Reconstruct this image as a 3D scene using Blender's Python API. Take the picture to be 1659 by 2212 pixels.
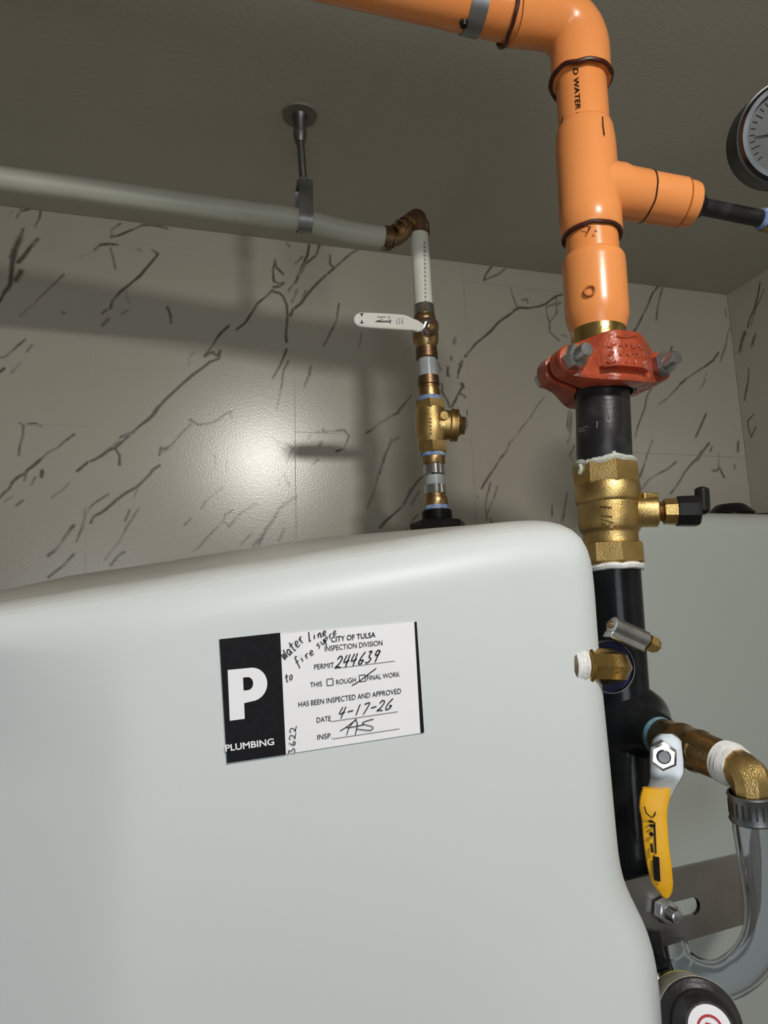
import bpy, math, random
import numpy as np
from mathutils import Vector
random.seed(4); rng = np.random.default_rng(4)
PI = math.pi
S = bpy.context.scene
for o in list(bpy.data.objects): bpy.data.objects.remove(o)

# ------------------------------------------------------------------ camera
F_PX, YAW, PITCH, ROLL = 1556.343, 0.286, 0.166, -0.030
CAMZ = 1.60
_f = np.array([math.sin(YAW)*math.cos(PITCH), math.cos(YAW)*math.cos(PITCH), math.sin(PITCH)])
_r = np.array([math.cos(YAW), -math.sin(YAW), 0.0]); _u = np.cross(_r, _f)
CR = math.cos(ROLL)*_r + math.sin(ROLL)*_u
CU = math.cos(ROLL)*_u - math.sin(ROLL)*_r
CF = _f
CO = np.array([0, 0, CAMZ])
cam = bpy.data.cameras.new('camera'); camo = bpy.data.objects.new('camera', cam)
S.collection.objects.link(camo)
cam.sensor_fit = 'VERTICAL'; cam.sensor_height = 36.0; cam.lens = 36.0*F_PX/2212
cam.clip_start = 0.01
from mathutils import Matrix
camo.matrix_world = Matrix(((CR[0], CU[0], -CF[0], 0), (CR[1], CU[1], -CF[1], 0), (CR[2], CU[2], -CF[2], CAMZ), (0, 0, 0, 1)))
S.camera = camo

# ------------------------------------------------------------------ world, lights, exposure
T = 0.3048
YB = 3.64*T            # back wall
XR = 3.476*T           # right wall
ZC = CAMZ + 2.137*T    # ceiling
XL, YF = -1.5, -1.7    # left and front walls
S.view_settings.view_transform = 'Standard'; S.view_settings.look = 'None'
S.view_settings.exposure = 0.0; S.view_settings.gamma = 1.0
S.view_settings.use_curve_mapping = False
wd = bpy.data.worlds.new('world'); S.world = wd; wd.use_nodes = True
wd.node_tree.nodes['Background'].inputs[0].default_value = (0.9, 0.95, 1.0, 1)
wd.node_tree.nodes['Background'].inputs[1].default_value = 0.0

def light(name, kind, loc, energy, color, target=None, **kw):
    l = bpy.data.lights.new(name, kind); l.energy = energy; l.color = color
    for k, v in kw.items(): setattr(l, k, v)
    o = bpy.data.objects.new(name, l); S.collection.objects.link(o); o.location = loc
    if target is not None:
        d = Vector(target) - Vector(loc); o.rotation_euler = d.to_track_quat('-Z', 'Y').to_euler()
    return o
LAMP = (0.295, -0.27, ZC-0.024)
light('ceiling_lamp', 'AREA', LAMP, 10.8, (1.0, 0.96, 0.89), target=(0.29, 0.25, ZC-1.2), shape='DISK', size=0.11)
light('room_fill', 'AREA', (-0.3, -1.5, CAMZ-0.2), 11.0, (0.90, 0.96, 1.0), target=(0.1, 0.4, CAMZ-0.25), shape='DISK', size=1.0)

# ------------------------------------------------------------------ helpers: pixels of the photograph to points
def ray(x, y): return CF + (x-829.5)/F_PX*CR - (y-1106)/F_PX*CU
def U(x, y, Y):
    d = ray(x, y); return CO + d*(Y/d[1])
def UX(x, y, X):
    d = ray(x, y); return CO + d*(X/d[0])
def mpp(p):            # metres per pixel at point p
    return float((np.asarray(p)-CO) @ CF)/F_PX
def PX(p):
    q = np.asarray(p)-CO; z = q @ CF
    return 829.5+F_PX*(q @ CR)/z, 1106-F_PX*(q @ CU)/z
def on_cyl(x, y, a, b, r):
    a = np.asarray(a, float); n = np.asarray(b, float)-a; n = n/np.linalg.norm(n)
    d = ray(x, y); o = CO-a
    dp = d-(d@n)*n; op = o-(o@n)*n
    A = dp@dp; B = 2*dp@op; C = op@op-r*r; D = B*B-4*A*C
    t = (-B-math.sqrt(max(D, 0)))/(2*A)
    return CO+d*t

# ------------------------------------------------------------------ helpers: meshes
class MB:
    def __init__(s): s.v = []; s.f = []
    def add(s, vs, fs):
        k = len(s.v); s.v += [tuple(map(float, p)) for p in vs]; s.f += [tuple(i+k for i in f) for f in fs]; return s
def basis(n):
    n = np.asarray(n, float); n = n/np.linalg.norm(n)
    a = np.array([0, 0, 1.0]) if abs(n[2]) < .9 else np.array([1.0, 0, 0])
    u = np.cross(a, n); u /= np.linalg.norm(u); return u, np.cross(n, u), n
def rev(mb, p0, p1, prof, n=36, ph=0.0, caps=(True, True), wob=0):
    """surface of revolution about p0->p1; prof = [(t, radius)]"""
    p0 = np.asarray(p0, float); p1 = np.asarray(p1, float)
    u, v, w = basis(p1-p0); vs = []; fs = []
    for t, r in prof:
        c = p0+(p1-p0)*t
        for k in range(n):
            a = ph+2*PI*k/n; rr = r*(1+(wob*math.sin(3*a+t*9) if wob else 0))
            vs.append(c+rr*(math.cos(a)*u+math.sin(a)*v))
    m = len(prof)
    for i in range(m-1):
        for k in range(n):
            k2 = (k+1) % n; fs.append((i*n+k, i*n+k2, (i+1)*n+k2, (i+1)*n+k))
    if caps[0]: fs.append(tuple(range(n))[::-1])
    if caps[1]: fs.append(tuple((m-1)*n+k for k in range(n)))
    return mb.add(vs, fs)
def tube(mb, pts, r, n=20, caps=True, closed=False):
    pts = [np.asarray(p, float) for p in pts]; m = len(pts)
    rs = r if hasattr(r, '__len__') else [r]*m
    T_ = []
    for i in range(m):
        if closed: t = pts[(i+1) % m]-pts[i-1]
        else: t = pts[min(i+1, m-1)]-pts[max(i-1, 0)]
        T_.append(t/np.linalg.norm(t))
    u = basis(T_[0])[0]; vs = []; fs = []
    for i in range(m):
        u = u-(u@T_[i])*T_[i]; u /= np.linalg.norm(u); v = np.cross(T_[i], u)
        for k in range(n):
            a = 2*PI*k/n; vs.append(pts[i]+rs[i]*(math.cos(a)*u+math.sin(a)*v))
    for i in range(m if closed else m-1):
        j = (i+1) % m
        for k in range(n):
            k2 = (k+1) % n; fs.append((i*n+k, i*n+k2, j*n+k2, j*n+k))
    if caps and not closed:
        fs.append(tuple(range(n))[::-1]); fs.append(tuple((m-1)*n+k for k in range(n)))
    return mb.add(vs, fs)
def smooth_path(P, sub=8):
    P = [np.asarray(p, float) for p in P]; out = []
    for i in range(len(P)-1):
        a = P[max(i-1, 0)]; b = P[i]; c = P[i+1]; d = P[min(i+2, len(P)-1)]
        for k in range(sub):
            t = k/sub
            out.append(.5*((2*b)+(-a+c)*t+(2*a-5*b+4*c-d)*t*t+(-a+3*b-3*c+d)*t**3))
    out.append(P[-1]); return out
def box(mb, c, sx, sy, sz, ax=None):
    c = np.asarray(c, float)
    if ax is None: ax = (np.array([1., 0, 0]), np.array([0, 1., 0]), np.array([0, 0, 1.]))
    vs = [c+ax[0]*sx*i/2+ax[1]*sy*j/2+ax[2]*sz*k/2 for i in (-1, 1) for j in (-1, 1) for k in (-1, 1)]
    return mb.add(vs, [(0, 1, 3, 2), (4, 6, 7, 5), (0, 4, 5, 1), (2, 3, 7, 6), (0, 2, 6, 4), (1, 5, 7, 3)])
def prism(mb, poly, off):
    """closed polygon of points extruded by vector off"""
    off = np.asarray(off, float); n = len(poly); poly = [np.asarray(p, float) for p in poly]
    vs = poly+[p+off for p in poly]
    fs = [tuple(range(n))[::-1], tuple(range(n, 2*n))]+[(k, (k+1) % n, n+(k+1) % n, n+k) for k in range(n)]
    return mb.add(vs, fs)
def ringpts(c, nrm, r, n=48, wob=0.0, seed=0):
    u, v, w = basis(nrm); R = np.random.default_rng(seed); ph = R.uniform(0, 6, 3)
    return [np.asarray(c)+r*(math.cos(a)*u+math.sin(a)*v)+w*wob*(math.sin(2*a+ph[0])+.6*math.sin(5*a+ph[1])+.4*math.sin(9*a+ph[2]))
            for a in [2*PI*k/n for k in range(n)]]

def link(o, parent=None):
    S.collection.objects.link(o)
    if parent is not None: o.parent = parent
def root_loc(p):
    while p.parent is not None: p = p.parent
    return np.array(p.location)
def obj(name, mb, mat, parent=None, label=None, smooth=True, ang=38, bevel=0.0):
    base = root_loc(parent) if parent is not None else np.zeros(3)
    me = bpy.data.meshes.new(name)
    V = np.array(mb.v)-base
    if parent is None:
        loc = V.mean(axis=0); V = V-loc
    me.from_pydata(V.tolist(), [], mb.f); me.update()
    if smooth:
        me.shade_smooth(); me.set_sharp_from_angle(angle=math.radians(ang))
    me.materials.append(mat)
    o = bpy.data.objects.new(name, me); link(o, parent)
    if parent is None: o.location = loc.tolist()
    if bevel:
        b = o.modifiers.new('bevel', 'BEVEL'); b.width = bevel; b.segments = 2; b.limit_method = 'ANGLE'; b.angle_limit = math.radians(40)
    if label: o['label'] = label
    return o
def thing(name, label, cat, loc, group=None):
    o = bpy.data.objects.new(name, None); link(o); o.location = [float(c) for c in loc]
    o.empty_display_size = .02; o['label'] = label; o['category'] = cat
    if group: o['group'] = group
    return o
def tag(o, label, cat, group=None):
    o['label'] = label; o['category'] = cat
    if group: o['group'] = group
    return o

# ------------------------------------------------------------------ materials
def mat(name, col, rough=.5, metal=0.0, col2=None, nscale=40, bump=0.0, bscale=300, spec=.5, rvar=0.0, trans=0.0, ior=1.45, coat=0.0, sss=0.0, amt=(.35, .65)):
    m = bpy.data.materials.new(name); m.use_nodes = True; N = m.node_tree.nodes; L = m.node_tree.links
    b = N['Principled BSDF']; b.inputs['Base Color'].default_value = (*col, 1)
    b.inputs['Roughness'].default_value = rough; b.inputs['Metallic'].default_value = metal
    b.inputs['Specular IOR Level'].default_value = spec; b.inputs['IOR'].default_value = ior
    b.inputs['Transmission Weight'].default_value = trans; b.inputs['Coat Weight'].default_value = coat
    if sss:
        b.inputs['Subsurface Weight'].default_value = sss; b.inputs['Subsurface Radius'].default_value = (.03, .03, .03); b.inputs['Subsurface Scale'].default_value = 1
    tc = N.new('ShaderNodeTexCoord')
    def noise(scale, detail=4):
        n = N.new('ShaderNodeTexNoise'); n.inputs['Scale'].default_value = scale; n.inputs['Detail'].default_value = detail
        L.new(tc.outputs['Object'], n.inputs['Vector']); return n
    if col2 is not None:
        n = noise(nscale); mr = N.new('ShaderNodeMapRange'); mr.inputs['From Min'].default_value = amt[0]; mr.inputs['From Max'].default_value = amt[1]
        L.new(n.outputs['Fac'], mr.inputs['Value']); mx = N.new('ShaderNodeMix'); mx.data_type = 'RGBA'
        mx.inputs['A'].default_value = (*col, 1); mx.inputs['B'].default_value = (*col2, 1)
        L.new(mr.outputs['Result'], mx.inputs['Factor']); L.new(mx.outputs['Result'], b.inputs['Base Color'])
    if rvar:
        n = noise(nscale*1.7); mr = N.new('ShaderNodeMapRange'); mr.inputs['To Min'].default_value = rough-rvar; mr.inputs['To Max'].default_value = rough+rvar
        L.new(n.outputs['Fac'], mr.inputs['Value']); L.new(mr.outputs['Result'], b.inputs['Roughness'])
    if bump:
        n = noise(bscale, 3); bp = N.new('ShaderNodeBump'); bp.inputs['Strength'].default_value = bump; bp.inputs['Distance'].default_value = .001
        L.new(n.outputs['Fac'], bp.inputs['Height']); L.new(bp.outputs['Normal'], b.inputs['Normal'])
    return m
def srgb(r, g, b):
    return tuple(((c/255+.055)/1.055)**2.4 if c > 10 else c/255/12.92 for c in (r, g, b))
M = {}
M['ceil'] = mat('ceiling_paint', srgb(186, 182, 168), .85, bump=.25, bscale=250, col2=srgb(180, 176, 162), nscale=3)
M['wall'] = mat('wall_paint', (.55, .54, .50), .8, col2=(.52, .51, .48), nscale=2)
M['floor'] = mat('floor_concrete', (.30, .29, .27), .6, col2=(.22, .21, .2), nscale=5)
M['grout'] = mat('grout', srgb(192, 187, 174), .6, col2=srgb(182, 176, 164), nscale=60)
M['orange'] = mat('orange_plastic', (.80, .285, .082), .24, col2=(.76, .26, .072), nscale=8, coat=.15, bump=.04, bscale=120, spec=.5)
M['orange2'] = mat('orange_moulded', (.80, .295, .09), .27, col2=(.76, .27, .078), nscale=12, bump=.06, bscale=200)
M['cement'] = mat('dark_red_cement', (.035, .008, .005), .35, col2=(.07, .015, .008), nscale=200)
M['ink'] = mat('black_ink', (.006, .006, .008), .6, col2=(.009, .009, .011), nscale=300, spec=.15)
M['red'] = mat('red_enamel', (.42, .070, .024), .32, col2=(.27, .038, .014), nscale=60, bump=.55, bscale=330, coat=.4)
M['brass'] = mat('cast_brass', (.60, .42, .17), .38, 1.0, col2=(.43, .29, .11), nscale=45, bump=.35, bscale=900, rvar=.08)
M['brassd'] = mat('tarnished_brass', (.50, .34, .16), .33, 1.0, col2=(.30, .19, .085), nscale=70, bump=.3, bscale=700, rvar=.08)
M['brassb'] = mat('bright_brass', (.62, .44, .16), .22, 1.0, col2=(.48, .32, .11), nscale=60, bump=.15, bscale=500, rvar=.06)
M['copper'] = mat('worn_copper', (.30, .19, .11), .38, 1.0, col2=(.20, .13, .075), nscale=60, bump=.2, bscale=500)
M['blk'] = mat('black_paint', (.004, .005, .006), .20, col2=(.012, .013, .015), nscale=30, bump=.08, bscale=300, spec=.25)
M['blkd'] = mat('dusty_black_steel', (.012, .011, .013), .36, col2=(.04, .037, .04), nscale=45, bump=.2, bscale=400, amt=(.5, .75))
M['blkp'] = mat('black_rubber', (.007, .007, .008), .34, col2=(.012, .012, .012), nscale=50, spec=.28)
M['steel'] = mat('zinc_steel', (.60, .61, .62), .27, 1.0, col2=(.40, .41, .42), nscale=80, bump=.1, bscale=500)
M['chrome'] = mat('chrome', (.62, .62, .62), .12, 1.0, col2=(.5, .5, .5), nscale=80)
M['galv'] = mat('galvanised_steel', (.36, .38, .39), .42, 1.0, col2=(.28, .30, .31), nscale=60, rvar=.08)
M['dsteel'] = mat('dull_steel', (.23, .235, .24), .45, 1.0, col2=(.16, .165, .17), nscale=60)
M['bracket'] = mat('brushed_bracket_steel', (.40, .385, .37), .36, 1.0, col2=(.26, .25, .245), nscale=14, rvar=.1, bump=.08, bscale=300)
M['pex'] = mat('milky_white_tubing', srgb(222, 224, 212), .38, col2=srgb(212, 214, 202), nscale=10)
M['pexc'] = mat('greyish_clear_tubing', (.52, .55, .57), .25, col2=(.40, .43, .45), nscale=50, trans=.25)
M['white'] = mat('white_vinyl', (.72, .71, .67), .3, col2=(.66, .65, .62), nscale=40)
M['paper'] = mat('sticker_paper', (.80, .80, .84), .5, col2=(.78, .78, .82), nscale=60)
M['tape'] = mat('white_thread_tape', (.78, .78, .78), .5, col2=(.62, .62, .62), nscale=200, bump=.4, bscale=500)
M['putty'] = mat('pale_thread_sealant', (.50, .52, .46), .5, col2=(.38, .40, .34), nscale=200, bump=.5, bscale=400)
M['blue'] = mat('blue_sealant', (.16, .26, .52), .5, col2=(.35, .42, .55), nscale=150, amt=(.45, .6), bump=.3, bscale=600)
M['cyan'] = mat('light_blue_sealant', (.10, .25, .36), .4, col2=(.22, .36, .42), nscale=200)
M['yellow'] = mat('yellow_vinyl', (.80, .42, .010), .42, col2=(.70, .35, .008), nscale=40, bump=.15, bscale=500)
M['navy'] = mat('navy_hose_end', (.010, .012, .045), .3, col2=(.02, .02, .07), nscale=40)
M['clear'] = mat('clear_vinyl', (.90, .93, .98), .05, trans=1.0, ior=1.2, col2=(.88, .91, .97), nscale=20)
M['dial'] = mat('gauge_face', (.085, .088, .09), .5, col2=(.065, .068, .07), nscale=60)
M['redp'] = mat('red_print', (.45, .01, .03), .5, col2=(.38, .01, .025), nscale=60)
M['lens'] = mat('gauge_glass', (.9, .9, .9), .05, trans=1.0, ior=1.1, col2=(.88, .88, .88), nscale=20)
M['ylab'] = mat('yellow_label_edge', (.55, .50, .08), .4, col2=(.48, .44, .07), nscale=60)
M['glab'] = mat('grey_label', (.42, .41, .32), .35, col2=(.30, .29, .23), nscale=120)
M['engrave'] = mat('dark_slot', (.015, .014, .013), .6, col2=(.02, .02, .02), nscale=60)

def tank_mat(name, col, dust_z=None):
    m = mat(name, col, .42, sss=.0, bump=.05, bscale=60, spec=.4)
    N = m.node_tree.nodes; L = m.node_tree.links; b = N['Principled BSDF']
    tc = N.new('ShaderNodeTexCoord'); geo = N.new('ShaderNodeNewGeometry')
    # cloudy tone of the moulded plastic
    n1 = N.new('ShaderNodeTexNoise'); n1.inputs['Scale'].default_value = 5; n1.inputs['Detail'].default_value = 3
    L.new(tc.outputs['Object'], n1.inputs['Vector'])
    mr = N.new('ShaderNodeMapRange'); mr.inputs['From Min'].default_value = .3; mr.inputs['From Max'].default_value = .7
    L.new(n1.outputs['Fac'], mr.inputs['Value'])
    mx = N.new('ShaderNodeMix'); mx.data_type = 'RGBA'; mx.inputs['A'].default_value = (*col, 1)
    mx.inputs['B'].default_value = (col[0]*.96, col[1]*.965, col[2]*.955, 1); L.new(mr.outputs['Result'], mx.inputs['Factor'])
    # dust lying on upward facing plastic
    sep = N.new('ShaderNodeSeparateXYZ'); L.new(geo.outputs['True Normal'], sep.inputs[0])
    n2 = N.new('ShaderNodeTexNoise'); n2.inputs['Scale'].default_value = 26; n2.inputs['Detail'].default_value = 6
    L.new(tc.outputs['Object'], n2.inputs['Vector'])
    ma = N.new('ShaderNodeMath'); ma.operation = 'MULTIPLY_ADD'; ma.inputs[1].default_value = .35; L.new(n2.outputs['Fac'], ma.inputs[0]); L.new(sep.outputs['Z'], ma.inputs[2])
    mr2 = N.new('ShaderNodeMapRange'); mr2.inputs['From Min'].default_value = .85; mr2.inputs['From Max'].default_value = 1.2
    mr2.inputs['To Max'].default_value = .75
    L.new(ma.outputs[0], mr2.inputs['Value'])
    mx2 = N.new('ShaderNodeMix'); mx2.data_type = 'RGBA'; L.new(mr2.outputs['Result'], mx2.inputs['Factor'])
    L.new(mx.outputs['Result'], mx2.inputs['A']); mx2.inputs['B'].default_value = (.34, .31, .26, 1)
    L.new(mx2.outputs['Result'], b.inputs['Base Color'])
    return m
M['tank'] = tank_mat('milky_tank_plastic', (.585, .625, .635))
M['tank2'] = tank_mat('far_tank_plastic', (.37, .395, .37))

# marble tile: the vein strength is stored per vertex, ragged edges come from noise
def marble():
    m = bpy.data.materials.new('veined_marble_tile'); m.use_nodes = True; N = m.node_tree.nodes; L = m.node_tree.links
    b = N['Principled BSDF']; b.inputs['Roughness'].default_value = .25; b.inputs['Specular IOR Level'].default_value = .8
    geo = N.new('ShaderNodeNewGeometry')
    at = N.new('ShaderNodeAttribute'); at.attribute_name = 'vein'
    n = N.new('ShaderNodeTexNoise'); n.inputs['Scale'].default_value = 170; n.inputs['Detail'].default_value = 5; n.inputs['Roughness'].default_value = .65
    L.new(geo.outputs['Position'], n.inputs['Vector'])
    ad = N.new('ShaderNodeMath'); ad.operation = 'MULTIPLY_ADD'; ad.inputs[1].default_value = 1.3; ad.inputs[2].default_value = -.1; L.new(n.outputs['Fac'], ad.inputs[0])
    nl = N.new('ShaderNodeTexNoise'); nl.inputs['Scale'].default_value = 34; nl.inputs['Detail'].default_value = 3; L.new(geo.outputs['Position'], nl.inputs['Vector'])
    ml = N.new('ShaderNodeMath'); ml.operation = 'MULTIPLY_ADD'; ml.inputs[1].default_value = 2.2; ml.inputs[2].default_value = -.50; L.new(nl.outputs['Fac'], ml.inputs[0])
    ad0 = ad; ad = N.new('ShaderNodeMath'); ad.operation = 'ADD'; L.new(ad0.outputs[0], ad.inputs[0]); L.new(ml.outputs[0], ad.inputs[1])
    mu = N.new('ShaderNodeMath'); mu.operation = 'MULTIPLY'; L.new(at.outputs['Fac'], mu.inputs[0]); L.new(ad.outputs[0], mu.inputs[1])
    mr = N.new('ShaderNodeMapRange'); mr.inputs['From Min'].default_value = .10; mr.inputs['From Max'].default_value = .70; mr.inputs['To Max'].default_value = .93
    L.new(mu.outputs[0], mr.inputs['Value'])
    n2 = N.new('ShaderNodeTexNoise'); n2.inputs['Scale'].default_value = 4; n2.inputs['Detail'].default_value = 4; L.new(geo.outputs['Position'], n2.inputs['Vector'])
    base = N.new('ShaderNodeMix'); base.data_type = 'RGBA'; base.inputs['A'].default_value = (*srgb(178, 172, 159), 1); base.inputs['B'].default_value = (*srgb(169, 163, 151), 1)
    L.new(n2.outputs['Fac'], base.inputs['Factor'])
    mx = N.new('ShaderNodeMix'); mx.data_type = 'RGBA'; L.new(base.outputs['Result'], mx.inputs['A'])
    mx.inputs['B'].default_value = (.075, .060, .052, 1); L.new(mr.outputs['Result'], mx.inputs['Factor'])
    L.new(mx.outputs['Result'], b.inputs['Base Color'])
    n3 = N.new('ShaderNodeTexNoise'); n3.inputs['Scale'].default_value = 420; n3.inputs['Detail'].default_value = 3; L.new(geo.outputs['Position'], n3.inputs['Vector'])
    bp = N.new('ShaderNodeBump'); bp.inputs['Strength'].default_value = .14; bp.inputs['Distance'].default_value = .001
    L.new(n3.outputs['Fac'], bp.inputs['Height']); L.new(bp.outputs['Normal'], b.inputs['Normal'])
    return m
M['marble'] = marble()

# ------------------------------------------------------------------ the room
def slab(name, x0, x1, y0, y1, z0, z1, m):
    mb = MB(); box(mb, ((x0+x1)/2, (y0+y1)/2, (z0+z1)/2), x1-x0, y1-y0, z1-z0)
    o = obj(name, mb, m, smooth=False); o['kind'] = 'structure'; return o
slab('floor', XL-.1, XR+.1, YF-.1, YB+.1, -.1, 0, M['floor'])
slab('ceiling', XL-.1, XR+.1, YF-.1, YB+.1, ZC, ZC+.1, M['ceil'])
wb = slab('wall_back', XL, XR+.1, YB+.0009, YB+.1, 0, ZC, M['grout'])
wr = slab('wall_right', XR+.0009, XR+.1, YF, YB+.0009, 0, ZC, M['grout'])
slab('wall_left', XL-.1, XL, YF, YB+.1, 0, ZC, M['wall'])
slab('wall_front', XL, XR, YF-.1, YF, 0, ZC, M['wall'])

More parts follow.
